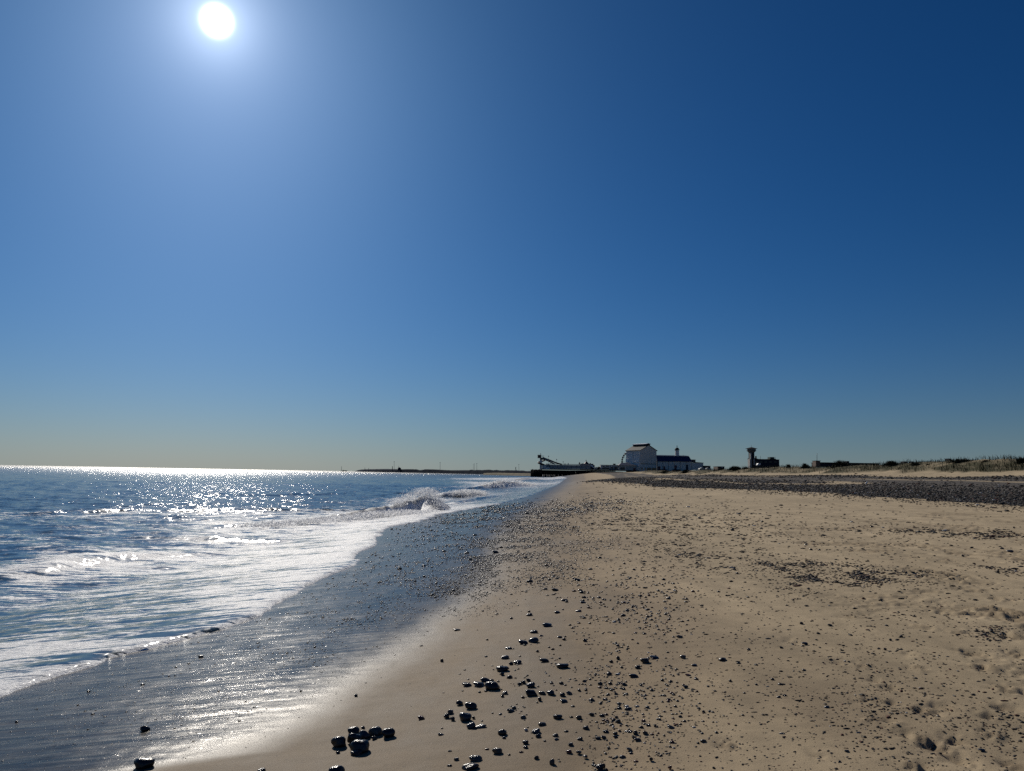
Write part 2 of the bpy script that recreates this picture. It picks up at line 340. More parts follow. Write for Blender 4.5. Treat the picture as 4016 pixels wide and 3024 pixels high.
def mat_sea():
    m, t, p = new_mat('sea_water')
    tc = N(t, 'ShaderNodeTexCoord'); obj = tc.outputs['Object']
    fa = attr(t, 'foam').outputs['Fac']; ch = attr(t, 'chop').outputs['Fac']; sg = N(t, 'ShaderNodeNewGeometry')
    p.inputs['Base Color'].default_value = (0.012, 0.030, 0.040, 1)
    L(t, attr(t, 'far').outputs['Fac'], p.inputs['Roughness']); p.inputs['IOR'].default_value = 1.333
    # wavelet slopes
    def slope(scale, amp, sc):
        n = noise(t, mapping(t, obj, sc, rad(-18)), scale, 2, 0.6)
        s1 = N(t, 'ShaderNodeVectorMath', operation='SUBTRACT'); L(t, n.outputs['Color'], s1.inputs[0]); s1.inputs[1].default_value = (0.5, 0.5, 0.5)
        s2 = N(t, 'ShaderNodeVectorMath', operation='MULTIPLY'); L(t, s1.outputs[0], s2.inputs[0]); s2.inputs[1].default_value = (amp, amp, 0)
        return s2.outputs[0]
    a1 = N(t, 'ShaderNodeVectorMath', operation='ADD'); L(t, slope(3.2, 1.15, (0.6, 1.6, 1)), a1.inputs[0]); L(t, slope(11.0, 0.75, (0.7, 1.4, 1)), a1.inputs[1])
    a3 = N(t, 'ShaderNodeVectorMath', operation='SCALE'); L(t, a1.outputs[0], a3.inputs[0]); L(t, ch, a3.inputs['Scale'])
    a2 = N(t, 'ShaderNodeVectorMath', operation='ADD'); L(t, sg.outputs['Normal'], a2.inputs[0]); L(t, a3.outputs[0], a2.inputs[1])
    nv = N(t, 'ShaderNodeVectorMath', operation='NORMALIZE'); L(t, a2.outputs[0], nv.inputs[0])
    L(t, nv.outputs[0], p.inputs['Normal'])
    # foam
    st = noise(t, mapping(t, obj, (0.85, 5.2, 1), rad(-22)), 1.5, 6, 0.62, 0.6).outputs[0]
    st2 = noise(t, mapping(t, obj, (2.2, 5.0, 1), rad(-20)), 3.0, 4, 0.6, 0.8).outputs[0]
    cells = N(t, 'ShaderNodeTexVoronoi', feature='DISTANCE_TO_EDGE'); cells.inputs['Scale'].default_value = 9.0
    L(t, mapping(t, obj, (0.7, 1.2, 1), rad(-20)), cells.inputs['Vector'])
    st0 = noise(t, mapping(t, obj, (0.45, 1.5, 1), rad(-20)), 1.0, 3, 0.55, 0.5).outputs[0]
    mixn = math_n(t, 'ADD', math_n(t, 'MULTIPLY', st, 0.50), math_n(t, 'ADD', math_n(t, 'MULTIPLY', st2, 0.16), math_n(t, 'MULTIPLY', st0, 0.34)))
    thr = math_n(t, 'SUBTRACT', 0.597, math_n(t, 'MULTIPLY', fa, 0.165))
    fm = math_n(t, 'MULTIPLY', math_n(t, 'SUBTRACT', mixn, thr), 22.0, clamp=True)
    lace = math_n(t, 'SUBTRACT', 1.0, math_n(t, 'MULTIPLY', maprange(t, cells.outputs['Distance'], 0.10, 0.26, 0.0, 0.85), maprange(t, fa, 0.35, 1.15, 0.9, 0.0)))
    fm = math_n(t, 'MULTIPLY', fm, lace)
    fm = math_n(t, 'MULTIPLY', fm, maprange(t, fa, 0.02, 0.12, 0, 1))
    f = N(t, 'ShaderNodeBsdfPrincipled'); f.inputs['Roughness'].default_value = 0.6
    f.inputs['Base Color'].default_value = (0.95, 0.955, 0.96, 1); f.inputs['Specular IOR Level'].default_value = 0.5
    fb = N(t, 'ShaderNodeBump'); fb.inputs['Distance'].default_value = 0.05; fb.inputs['Strength'].default_value = 1.0
    fn = noise(t, obj, 26.0, 5, 0.7).outputs[0]
    L(t, math_n(t, 'ADD', math_n(t, 'MULTIPLY', fn, 0.5), mixn), fb.inputs['Height'])
    L(t, fb.outputs[0], f.inputs['Normal'])
    tl = N(t, 'ShaderNodeBsdfTranslucent'); tl.inputs['Color'].default_value = (0.8, 0.82, 0.83, 1)
    fmx = N(t, 'ShaderNodeMixShader'); L(t, maprange(t, fa, 1.3, 1.75, 0.08, 0.6), fmx.inputs[0]); L(t, f.outputs[0], fmx.inputs[1]); L(t, tl.outputs[0], fmx.inputs[2])
    mx = N(t, 'ShaderNodeMixShader'); L(t, fm, mx.inputs[0]); L(t, p.outputs[0], mx.inputs[1]); L(t, fmx.outputs[0], mx.inputs[2])
    L(t, mx.outputs[0], t.nodes['Material Output'].inputs[0])
    return m
SAND = mat_sand(); SEA = mat_sea()

# ------------------------------------------------------------------ beach sheet
def rows(segs):
    r = [segs[0][0]]
    for (a, b, rel, cap) in segs:
        while r[-1] < b: r.append(r[-1] + min(rel * r[-1], cap))
    return np.array(r)
def polar(az, R):
    A, RR = np.meshgrid(az, R); nr, na = RR.shape
    X = RR * np.sin(A); Y = RR * np.cos(A)
    i = np.arange(nr - 1)[:, None] * na + np.arange(na - 1)[None, :]
    Q = np.stack([i, i + 1, i + 1 + na, i + na], -1).reshape(-1, 4)
    return X, Y, Q
azg = np.radians(np.concatenate([np.arange(-180, -38, 6.0), np.arange(-38, 38.01, 0.115), np.arange(42, 181, 6.0)]))
Rg = rows([(0.5, 4.2, 0.10, 9), (4.2, 20, 0.0052, 9), (20, 100, 0.009, 9), (100, 900, 0.02, 99), (900, 30000, 0.15, 9999)])
GX, GY, GQ = polar(azg, Rg)
FEET = [(3811,2556,60,1),(3371,2610,50,.7),(3623,2791,60,1),(3672,2927,80,1.2),(3742,2897,50,1),(3445,2823,70,.8),(3954,2700,70,1),(3618,2460,60,.6),(3940,2405,70,.9),(3940,2489,90,.9),(3430,2667,50,.6),(3485,2754,50,.7),(3692,2769,60,.7),(3940,2774,70,.8),(3890,2813,60,.8),(3984,3005,60,1),(2850,2922,45,1),(3560,2560,60,.5),(3380,2745,45,.6),(3600,2620,50,.6),(3760,2980,70,.8),(3100,2510,50,.5),(3500,2700,55,.6),(3560,2880,60,.7),(3850,2620,60,.8),(3760,2480,70,.6),(3330,2420,50,.5),(3880,2880,60,.9),(3280,2600,40,.5),(3990,2560,60,.9),(3600,3005,60,.8),(3210,2960,45,.5),(3920,2350,80,.7)]
FP = hit([f[0] for f in FEET], [f[1] for f in FEET])
rough_m = np.zeros_like(GX)
for (fx, fy, fw, fa), P in zip(FEET, FP):
    rr = fw / F * P[1] * 0.8
    rough_m += fa * np.exp(-(((GX - P[0]) / rr)**2 + ((GY - P[1]) / (rr * 1.3))**2))
patch = sstep(fbm(GX/1.1, GY/1.6, 61, 3), 0.10, 0.42) * sstep(GX, 2.5 + 0.05*GY, 5 + 0.08*GY) * 0.75
GZ = ground_z(GX, GY)
near = 1 - sstep(GY, 25, 60)
dryw = 1 - sstep(wetness(GX, GY), 0.05, 0.5)
rl = np.clip(rough_m + patch, 0, 1.3)
GZ = GZ + near * rl * (0.050 * fbm(GX*8, GY*8, 71, 3) + 0.024*vn(GX*22, GY*22, 73) - 0.014)
GZ = GZ + near * (0.010 * fbm(GX*1.3, GY*1.9, 81, 3) * sstep(GX, W_(GY), W_(GY)+2) + 0.0016 * vn(GX*9, GY*14, 83))
GZ = GZ + near * 0.004 * fbm(GX*1.0, GY*7, 85, 3) * sstep(W_(GY) + 1.5 - GX, 0, 1)
WET = wetness(GX, GY); SHG = shingle(GX, GY)
def turf(x, y):
    H, K = H_(y), Cr_(y); u = (x - H) / (K - H)
    e = 0.36 + 0.34*fbm(x/7, y/11, 201, 3)
    return sstep(u, e, e + 0.10) * (0.55 + 0.45*sstep(fbm(x/3, y/5, 203, 3), -0.35, 0.05))
TURF = turf(GX, GY)
me = np_mesh('beach', np.stack([GX, GY, GZ], -1).reshape(-1, 3), GQ, SAND, attrs={'wet': WET.ravel(), 'shingle': SHG.ravel(), 'turf': TURF.ravel(), 'scuff': (rl * near * (0.6 + 0.8*np.clip(fbm(GX*5, GY*6, 75, 3) + .3, 0, 1))).clip(0, 1).ravel()})
beach = link_mesh('beach', me); tag(beach, 'wide sandy beach, damp and pebbly by the water and pale and dry inland', kind='structure')

# ------------------------------------------------------------------ sea sheet
FOAM = [(100,2015,.45),(300,2015,.5),(500,2012,.6),(800,2012,.62),(1100,2015,.62),(1400,2010,.7),(1650,1995,1),(100,2040,.35),(300,2050,.3),(600,2040,.4),(900,2045,.75),(1200,2050,.9),(1500,2050,1),
(50,2080,.1),(300,2080,.35),(600,2085,.5),(900,2090,.8),(1200,2090,.9),(1450,2090,.95),(50,2120,.55),(300,2120,.45),(600,2110,.4),(900,2120,.75),(1200,2130,.85),(1400,2140,1),
(50,2160,.3),(300,2160,.5),(500,2150,.2),(800,2150,.7),(1100,2180,.9),(1300,2200,1),(50,2200,.1),(200,2215,1.3),(400,2190,1.3),(600,2180,1.1),(760,2190,.85),(1000,2200,.9),(50,2250,.7),(120,2242,1.3),(400,2250,.7),(700,2250,.75),(1000,2260,.9),(1200,2270,1),
(50,2290,.5),(300,2290,.5),(600,2300,.62),(900,2310,.8),(1100,2330,1),(50,2350,.5),(300,2350,.45),(600,2360,.65),(900,2380,.95),(50,2420,.5),(300,2420,.45),(600,2430,.7),(800,2440,.95),
(50,2480,.4),(300,2490,.42),(500,2510,.7),(50,2530,.35),(200,2530,.4),(50,2575,.95),(200,2565,.95),(400,2555,.95),(50,2640,.85),(200,2620,.9),(350,2600,.95),(30,2700,.95),
(0,1985,0),(300,1985,0),(600,1985,.05),(900,1985,.05),(1200,1985,.1),(1450,1985,.3),(0,1950,0),(400,1950,0),(800,1950,0),(1200,1950,0),(1500,1955,.02),(1700,1900,0),(1400,1900,0),(1000,1900,0),(500,1900,0),
(1690,1960,1),(1640,1960,1),(1720,1990,1),(1760,1925,.15),(1830,1930,.9),(1850,1940,.9),(1960,1895,1),(2020,1900,1),(1920,1905,.8),(2070,1878,.9),(2130,1905,.55),(2100,1925,.5),(1950,1960,.45),(1850,1985,.5),(2000,1940,.35),(1900,1925,.12),(1780,1965,.35),(2000,1868,.15),(1900,1865,.05),(1800,1870,0),(2180,1890,.7),(2050,1888,.3)]
def ctrl(px, py, pts, sx=95.0, k=7.5):
    v = np.log(np.clip(py - 1856, 4, None)) * k; num = np.zeros_like(px); den = np.full_like(px, 1e-6)
    for a, b, c in pts:
        d = ((px - a) / sx)**2 + ((v - math.log(max(b - 1856, 4)) * k) * 1.6)**2
        w = np.exp(-0.5 * d); num += w * c; den += w
    return num / den
def ridge(X, Y, pts, zlev=0.0):
    P = hit([p[0] for p in pts], [p[1] for p in pts], zlev); best = np.full_like(X, 1e9); hh = np.zeros_like(X); sg = np.zeros_like(X)
    for i in range(len(P) - 1):
        a, b = P[i, :2], P[i+1, :2]; ab = b - a; l2 = ab @ ab
        t = ((X-a[0])*ab[0] + (Y-a[1])*ab[1]) / l2; tc_ = np.clip(t, 0, 1)
        dx = X - a[0] - tc_*ab[0]; dy = Y - a[1] - tc_*ab[1]; d = np.hypot(dx, dy); m = d < best
        best = np.where(m, d, best); hh = np.where(m, pts[i][2] + (pts[i+1][2]-pts[i][2])*tc_, hh)
        sg = np.where(m, np.sign(dx*0.45 - dy*0.9), sg)
    return best, hh, sg
azs = np.radians(np.concatenate([np.arange(-150, -40, 6.0), np.arange(-40, 5.5, 0.085), np.arange(6, 14, 0.6)]))
Rs = rows([(3.0, 6, 0.05, 9), (6, 22, 0.009, 9), (22, 60, 0.0085, 0.2), (60, 150, 9, 0.34), (150, 1000, 0.012, 99), (1000, 45000, 0.08, 9999)])
SX, SY, SQ = polar(azs, Rs)
gz = ground_z(SX, SY)
dist = np.hypot(SX, SY)
lob = 0.10*fbm(SX*0.9, SY*0.9, 91, 3) + 0.03*vn(SX*7, SY*7, 93)
d = E_(SY) + lob*np.clip(SY/12, 0.4, 2.5) - SX
lump = fbm(SX*5, SY*6, 95, 3)
film = gz + np.where(d > 0, 0.008 + 0.045*(1-np.exp(-np.clip(d, 0, 9)/0.10)) + 0.010*lump*sstep(d, 0, 0.5), np.maximum(d*0.5, -0.5))
dep = sstep(-gz, -0.12, 0.8)
W = 0
for k, (lx, ang, am) in enumerate([(7.5, 205, .055), (4.2, 230, .045), (2.6, 190, .032), (1.5, 215, .022), (0.9, 240, .012), (14, 215, .08)]):
    a = rad(ang); ph = (SX*math.sin(a) + SY*math.cos(a)) * 2*math.pi/lx + 2.2*fbm(SX/lx/2.5, SY/lx/2.5, 101+k, 2)
    fade = 1 - sstep(dist, 60*lx**0.7, 200*lx**0.7)
    W = W + am * (1 - np.abs(np.sin(ph/2)) * 2 + 0.27) * fade
W = W * dep * 0.75
swx = fbm(SX*0.9 + SY*0.4, SY*2.2, 111, 4) * 0.05 * (1 - sstep(dist, 60, 110)) * sstep(-gz, -0.35, 0.3)
sea = W + swx
RID = [([(1735,2016,.15),(1700,2008,.72),(1655,2004,.80),(1580,2010,.5),(1450,2024,.30),(1250,2046,.18),(1000,2062,.08)], .75, 0.14),
       ([(1690,1948,.15),(1740,1949,.42),(1800,1948,.5),(1860,1943,.45),(1885,1941,.1)], .9, 0.12),
       ([(1880,1917,.2),(1930,1915,.8),(1970,1912,1.0),(2040,1907,.7),(2095,1904,.2)], 1.3, 0.12),
       ([(2010,1887,.2),(2065,1884,.9),(2120,1882,.3)], 2.0, 0.25),
       ([(-100,2262,.06),(100,2248,.12),(250,2222,.17),(420,2196,.15),(640,2180,.10),(900,2172,.04)], .7, 0.05),
       ([(-60,2560,.05),(100,2549,.05),(300,2543,.05),(430,2548,.045),(480,2562,.02)], .12, 0.01),
       ([(1740,1990,.05),(1800,1978,.2),(1900,1958,.24),(1980,1946,.1)], .55, 0.05),
       ([(100,2012,.06),(500,2004,.12),(900,2003,.1),(1300,2005,.12),(1500,1998,.1)], .5, 0.03),
       ([(500,2110,.03),(800,2118,.12),(1100,2128,.1),(1300,2120,.04)], .4, 0.03),
       ([(1500,1935,.02),(1600,1936,.2),(1700,1932,.15)], .7, 0.03), ([(600,1950,.02),(900,1944,.16),(1300,1940,.12),(1450,1938,.02)], .9, 0.02)]
rough_w = np.zeros_like(SX)
for pts, w, lm in RID:
    dd, hh, sgn = ridge(SX, SY, pts)
    ww = w * np.where(sgn > 0, 0.62, 1.5)
    sh_ = np.exp(-(dd/ww)**2)
    sea = sea + sh_ * hh * (1 + 0.22*vn(SX*1.7, SY*1.7, 121)) + sh_ * lm * hh * (fbm(SX*3.5, SY*3.5, 123, 3) + 0.5*np.abs(vn(SX*8, SY*8, 124)))
    rough_w = np.maximum(rough_w, sh_ * min(1, hh.max()*1.2) * (hh > 0.3*hh.max()) * (hh.max() > .3))
SZ = np.where(d > 0, np.maximum(film, sea + np.where(gz > -0.3, 0, 0)), film)
PX, PY = proj(SX, SY, np.zeros_like(SX))
foam = ctrl(PX, PY, FOAM)
foam = foam * np.where((PY < 1985) & (dist > 75), sstep(PX + 60*vn(SX/6, SY/20, 141), 1600, 1900), 1) * (SY > 3)
edge_band = np.exp(-np.clip(d, 0, 9) / (0.10 + 0.012*np.clip(SY, 0, 200))) * (d > -0.3)
foam = np.maximum(foam, edge_band * 1.28 * (1 - sstep(SY, 44, 60)*0.6))
foam = np.maximum(foam + 0.10 * fbm(SX/1.5, SY/2.5, 131, 2), rough_w * 1.9 * (dist < 400)).clip(0, 1.9)
foam = np.where(foam < 0.06, 0, foam)
chop = 0.22 + 0.5*sstep(dist, 20, 60) + 0.35*sstep(dist, 100, 400) + 0.9*sstep(dist, 300, 1200)
chop = chop * np.where(dist < 60, 0.5 + 0.5*sstep(d, 0.3, 3), 1)
me = np_mesh('sea', np.stack([SX, SY, SZ], -1).reshape(-1, 3), SQ, SEA, attrs={'foam': foam.ravel(), 'chop': chop.ravel(), 'far': (0.10 + 0.10*sstep(dist, 120, 500) + 0.28*sstep(dist, 350, 2600)).ravel()})
seao = link_mesh('sea', me); tag(seao, 'dark blue sea with glittering water and white surf running up the sand', kind='structure')

# ------------------------------------------------------------------ far structures: materials
M_CLAD = simple('pale_cladding', (0.82, 0.79, 0.74), 0.6, 0.1, 0.25)
M_CLAD2 = simple('grey_cladding', (0.72, 0.67, 0.60), 0.6, 0.1, 0.3)
M_PANEL = simple('blue_grey_panel', (0.36, 0.38, 0.36), 0.5, 0.1, 0.3)
M_BLUE = simple('blue_roof', (0.016, 0.040, 0.095), 0.6, 0.06, 0.3, spec=0.2)
M_SLATE = simple('slate_roof', (0.024, 0.027, 0.032), 0.7, 0.1, 0.4, spec=0.2)
M_TIMBER = simple('dark_timber', (0.018, 0.016, 0.016), 0.85, 0.15, 0.8, spec=0.15)
M_TRIM = simple('dark_trim', (0.025, 0.035, 0.055), 0.6, 0.05, 1.0, spec=0.3)
M_WHITE = simple('white_paint', (0.75, 0.76, 0.76), 0.4, 0.05, 0.5)
M_BROWN = simple('brown_brick', (0.16, 0.11, 0.085), 0.85, 0.15, 1.0)
M_DARK = simple('dark_wall', (0.022, 0.026, 0.04), 0.8, 0.1, 0.6, spec=0.2)
M_RED = simple('maroon_paint', (0.10, 0.018, 0.03), 0.5, 0.1, 1.0)
M_CHUTE = simple('dark_red_chute', (0.035, 0.012, 0.014), 0.5, 0.1, 1.0, spec=0.3)
M_STEEL = simple('grey_steel', (0.16, 0.17, 0.18), 0.5, 0.08, 1.0)
M_CONC = simple('pale_concrete', (0.36, 0.35, 0.34), 0.8, 0.12, 0.5)
M_GREEN = simple('green_box', (0.015, 0.05, 0.035), 0.6, 0.1, 1.0)
M_GLASS, _t, _p = new_mat('window_glass'); _p.inputs['Base Color'].default_value = (0.01, 0.014, 0.02, 1); _p.inputs['Roughness'].default_value = 0.08
M_LAND = simple('far_shore_scrub', (0.035, 0.042, 0.055), 0.95, 0.2, 0.02, col2=(0.07, 0.07, 0.075), spec=0.0)
M_LAND2 = simple('haze_painted_far', (0.10, 0.11, 0.125), 0.95, 0.2, 0.02, col2=(0.14, 0.145, 0.15), spec=0.0)  # distance haze on cliff and ship painted in as a lighter colour
M_FARSAND = simple('far_sand', (0.42, 0.37, 0.28), 0.95, 0.1, 0.05, spec=0.0)

class Site:                     # a thing standing at depth Y; q() gives local x, z of a point seen at a photo position
    def __init__(s, name, px, py, Y, label, cat, group=None, ground=False):
        s.Y = Y; b = at(px, py, Y)
        s.b = b; s.e = empty(name, tuple(b)); tag(s.e, label, cat, group)
    def q(s, px, py):
        p = at(px, py, s.Y) - s.b; return float(p[0]), float(p[2])
    def box(s, name, mat, px0, py0, px1, py1, y0=0.0, y1=6.0, parent=None, build=True):
        x0, zt = s.q(px0, py0); x1, zb = s.q(px1, py1)
        m = MB().box(min(x0, x1), max(x0, x1), y0, y1, min(zb, zt), max(zb, zt))
        return m.build(name, mat, parent or s.e)
    def prism(s, name, mat, pts, y0=0.0, y1=6.0, parent=None):
        return MB().prism([s.q(*p) for p in pts], y0, y1).build(name, mat, parent or s.e)
    def tube(s, name, mat, pts, r, n=8, parent=None, smooth=True):
        P = []
        for p in pts:
            x, z = s.q(p[0], p[1]); P.append((x, p[2] if len(p) > 2 else 0.0, z))
        return MB().tube(P, r, n).build(name, mat, parent or s.e, smooth)
def again(o, loc, parent=None):
    c = o.copy(); C.objects.link(c); c.location = loc
    if parent is not None: c.parent = parent
    return c
YP = 800.0; U = YP / F          # one photo pixel at the pier, in metres

# pier: deck, fascia, piles
s = Site('pier', 2082, 1864, YP, 'long dark timber pier on piles reaching from the dunes into the surf', 'pier')
s.box('deck', M_TIMBER, 2124, 1841, 2566, 1845.5, 0, 26)
s.box('fascia', M_TIMBER, 2160, 1845.6, 2566, 1856, 0.3, 1.0)  # front boards, drawn deeper to add to the dark under the deck
s.box('rail', M_TRIM, 2320, 1839.6, 2500, 1841, 0.0, 0.15)
pm = MB().frust(0, 0, -9.5, 0, 0.42, 0.38, 8).mesh('pile', M_TIMBER, True)
rr = random.Random(3)
for k in range(46):             # tall outer piles of the sea end
    px = 2083 + k*0.95 if k < 44 else 2083 + rr.uniform(0, 40)
    x, z = s.q(px, 1842.5 - 2*(k/44) + rr.uniform(-1.2, 1.4))
    o = link_mesh('pile', pm, None, s.e); o.location = (x, rr.uniform(-1.5, 8), z); o.scale.z = 0.9
for k in range(56):             # piles under the deck
    x, z = s.q(2127 + k*5.2 + rr.uniform(-.6, .6), 1845)
    for yy in (1.0, 9.0):
        o = link_mesh('pile', pm, None, s.e); o.location = (x, yy, z); o.scale.z = 0.8
for k in range(20):
    x0, z0 = s.q(2128 + k*10, 1846); x1, z1 = s.q(2138 + k*10, 1858)
    MB().tube([(x0, 1.4, z0), (x1, 1.4, z1)], 0.18, 5).build('brace', M_TIMBER, s.e)
s.box('under_deck_shade', M_TIMBER, 2124, 1843, 2260, 1863, 10.6, 11.4); s.box('under_deck_shade', M_TIMBER, 2086, 1845, 2124, 1864, 8.6, 9.4)  # dark sheets added behind the piles for the shade under the deck

# long panelled shed
s = Site('pier_shed', 2156, 1840.5, YP, 'long low shed with grey blue wall panels near the seaward end of the pier', 'shed')
s.box('wall', M_TRIM, 2156, 1822.5, 2318, 1840.2, 0.25, 14)
xs = [2156.5, 2168, 2186.5, 2205, 2223.5, 2242, 2261, 2280, 2298, 2317]
for a, b in zip(xs[:-1], xs[1:]):
    s.box('wall_panel', M_PANEL, a + 0.7, 1824.0, b - 0.7, 1831.2, 0.0, 0.24)
    s.box('wall_panel', M_PANEL, a + 0.7, 1832.0, b - 0.7, 1839.6, 0.0, 0.24)
s.prism('roof', M_CLAD, [(2141, 1819.6), (2318.5, 1823.2), (2318.5, 1821.8), (2141, 1818.3)], -0.6, 14.5)
s.box('porch_wall', M_CLAD, 2143, 1821, 2156, 1839.8, 1.0, 10)
for k in range(4): s.box('porch_post', M_TRIM, 2143.5 + k*3.6, 1821, 2144.2 + k*3.6, 1833, 0.4, 0.9)
s.box('porch_rail', M_CLAD, 2134, 1834, 2156, 1839.8, -0.2, 0.2)

# spiral slide tower
s = Site('slide_tower', 2122, 1840, YP, 'tall slide tower with dark spiral and long sloping chutes on the pier end', 'slide')
s.box('tower', M_CLAD, 2117.5, 1797, 2125.5, 1840, 2.0, 5.0)
s.box('cab', M_CHUTE, 2109, 1785.2, 2122, 1796.6, -0.6, 4.0)
s.box('cab_roof', M_TIMBER, 2108.5, 1784, 2122.8, 1785.0, -1.0, 4.4)
s.tube('mast', M_STEEL, [(2120.2, 1784.5), (2120.2, 1779)], 0.18)
s.box('mast_head', M_STEEL, 2119, 1778.4, 2121.6, 1782, -0.3, 0.3)
s.box('platform', M_CHUTE, 2121, 1796, 2134, 1798, 0.0, 4.0)
for k in range(5): s.box('railing', M_WHITE, 2122.6 + 2.7*k, 1786.6, 2123.0 + 2.7*k, 1796, 0.0, 0.15)
s.box('railing', M_WHITE, 2122.6, 1786.4, 2134, 1787.2, 0.0, 0.15)
s.box('railing', M_STEEL, 2122.6, 1790.8, 2134, 1791.4, 0.0, 0.15)
sp = []
for k in range(41):
    a = k / 40 * 2 * math.pi * 1.45 - 0.3
    sp.append((2124 + 12.5*math.sin(a), 1797.5 + 31*k/40, 3.4 - 3.2*math.cos(a)))
s.tube('spiral_chute', M_CHUTE, sp, 0.85, 8)
s.tube('straight_chute', M_CHUTE, [(2128, 1794.5, -0.3), (2140, 1799.2, -0.3), (2160, 1806.5, -0.3), (2176, 1813.5, -0.3), (2186, 1817, -0.3), (2203, 1821.4, -0.3)], 0.7, 8)
s.tube('straight_chute', M_CHUTE, [(2130, 1799.5, 1.4), (2150, 1808, 1.4), (2165, 1815, 1.4), (2176, 1820.5, 1.4)], 0.6, 8)
s.tube('chute_liner', M_CLAD, [(2131, 1798.0, -0.8), (2150, 1805.4, -0.8), (2170, 1813.8, -0.8)], 0.22, 6)
for px, pt in ((2160, 1811), (2176, 1818), (2186, 1818.6)): s.box('strut', M_STEEL, px - 1.0, pt, px + 1.0, 1821, 0.0, 0.6)
s.box('kiosk', M_CLAD2, 2126.5, 1822.5, 2143, 1840, 0.5, 6); s.box('kiosk_roof', M_TRIM, 2126, 1821.5, 2143.4, 1822.4, 0.0, 6.5)

def lamp(px, pt, pb, Y, label, group, head=0.45, r=0.10, name='lamp_post'):
    s = Site(name, px, pb, Y, label, 'lamp post', group)
    s.tube('post', M_STEEL, [(px, pb), (px, pt)], [r*1.5, r], 6)
    x, z = s.q(px, pt)
    MB().frust(x, 0, z - head, z + head, head*1.3, head*0.8, 8).build('lamp_head', M_STEEL, s.e)
lamp(2151.5, 1789.5, 1821, YP+6, 'tall thin lamp post behind the top of the sloping chute', 'lamp posts along the pier')
lamp(2183, 1802, 1821, YP+6, 'thin lamp post above the lower half of the sloping chute', 'lamp posts along the pier')
lamp(2209, 1811, 1822, YP+6, 'thin lamp post just beyond the foot of the sloping chute', 'lamp posts along the pier')
for px, pt, r, lb in ((2216, 1816, .35, 'thin short pinnacle above the shed roof, left of a second one'), (2228.5, 1815, .4, 'thin short pinnacle above the middle of the shed roof'), (2272.5, 1811.5, .6, 'thicker dark pinnacle on the shed roof beside the tent')):
    s = Site('pinnacle', px, 1823, YP+5, lb, 'pinnacle', 'pinnacles on the shed roof')
    x, z = s.q(px, pt); MB().frust(x, 0, 0, z*0.55, r*1.5, r, 8).frust(x, 0, z*0.55, z, r*1.2, 0.05, 8).build('spire', M_DARK, s.e)

# tent topped ride
s = Site('tent_ride', 2301, 1841, YP+16, 'peaked dark striped tent roof with a small figure on top behind the shed', 'tent')
x0, z0 = s.q(2278, 1822); x1, z1 = s.q(2327, 1823); xa, za = s.q(2301, 1808)
cxm = (x0+x1)/2; Rr = (x1-x0)/2
for k in range(16):
    a0, a1 = 2*math.pi*k/16, 2*math.pi*(k+1)/16
    mb = MB(); pts = []
    for rr_, zz in ((1.0, 0), (0.45, 0.42), (0.03, 1.0)):
        for a in (a0, a1): pts.append((cxm + Rr*0.78*rr_*math.cos(a), 8 + Rr*0.78*rr_*math.sin(a), z0 + (za - z0)*zz))
    mb.add(pts, [(0,1,3,2),(2,3,5,4)]).build('roof_panel', M_RED if k % 2 else M_DARK, s.e)
s.box('parapet', M_DARK, 2278, 1818.6, 2325, 1823, -0.5, 14)
for a, b, c in ((2283, 2288, 1817.5), (2313, 2317, 1816), (2320, 2327, 1819), (2325, 2332, 1825.5)): s.box('turret', M_DARK, a, c, b, 1830, -0.6, 2)
s.box('wall', M_DARK, 2279, 1823, 2332, 1840.8, 0, 14)
s.tube('finial', M_DARK, [(2301, 1809, 8), (2301, 1804, 8)], 0.12, 6); s.prism('finial_figure', M_DARK, [(2299.6, 1805.6), (2302, 1806), (2304.5, 1806), (2303.6, 1804.4), (2301.2, 1803.6), (2300, 1802.6)], 7.8, 8.2)
s = Site('curved_slide', 2317, 1841, YP-0.5, 'small white curved slide coming down from the end of the panelled shed', 'slide')
s.tube('chute', M_WHITE, [(2316.5, 1826), (2320, 1827), (2324, 1830), (2328, 1834.5), (2333, 1837), (2341, 1837.4)], [0.9, .9, .8, .6, .35, .3], 8)
s.tube('support', M_TRIM, [(2324, 1831, .5), (2324, 1841, .5)], 0.15, 6)

# middle of the pier: rides and huts
rd = random.Random(9)
LOWT = [(2334, 2352, 1831.5, 'low dark fairground ride next to the white curved slide'), (2345, 2362, 1830, 'low dark fairground ride between curved slide and white topped hut')]
for a, b, t, lb in LOWT:
    s = Site('fairground_ride', (a+b)/2, 1841.5, YP+3, lb, 'ride', 'low rides on the pier')
    s.box('base', M_DARK, a, t + 4, b, 1841.5, 0, 5)
    for k in range(6):
        px = a + 1 + (b - a - 2)*k/5; h = t + rd.uniform(-0.6, 2.2)
        s.box('upright', M_DARK if k % 2 else M_RED, px - 0.9, h, px + 0.9, t + 4.2, 0.4, 2.0)
    s.box('canopy', M_TRIM, a - 1, t + 1.6, b + 1, t + 2.6, -0.3, 4)
def hut(name, a, b, t, base, lb, cat, wall, roof, Y=YP, doors=(), over=0.8, rh=1.2, panes=()):
    s = Site(name, (a+b)/2, base, Y, lb, cat)
    s.box('wall', wall, a, t + rh, b, base, 0.3, 9)
    s.box('roof', roof, a - over, t, b + over, t + rh - 0.05, -0.2, 9.6)
    for d0, d1, dt in doors: s.box('door', M_RED if dt > 1833 else M_TRIM, d0, dt, d1, base, 0.1, 0.29)
    for p0, p1, q0, q1 in panes: s.box('window', M_GLASS, p0, q0, p1, q1, 0.12, 0.29)
    return s
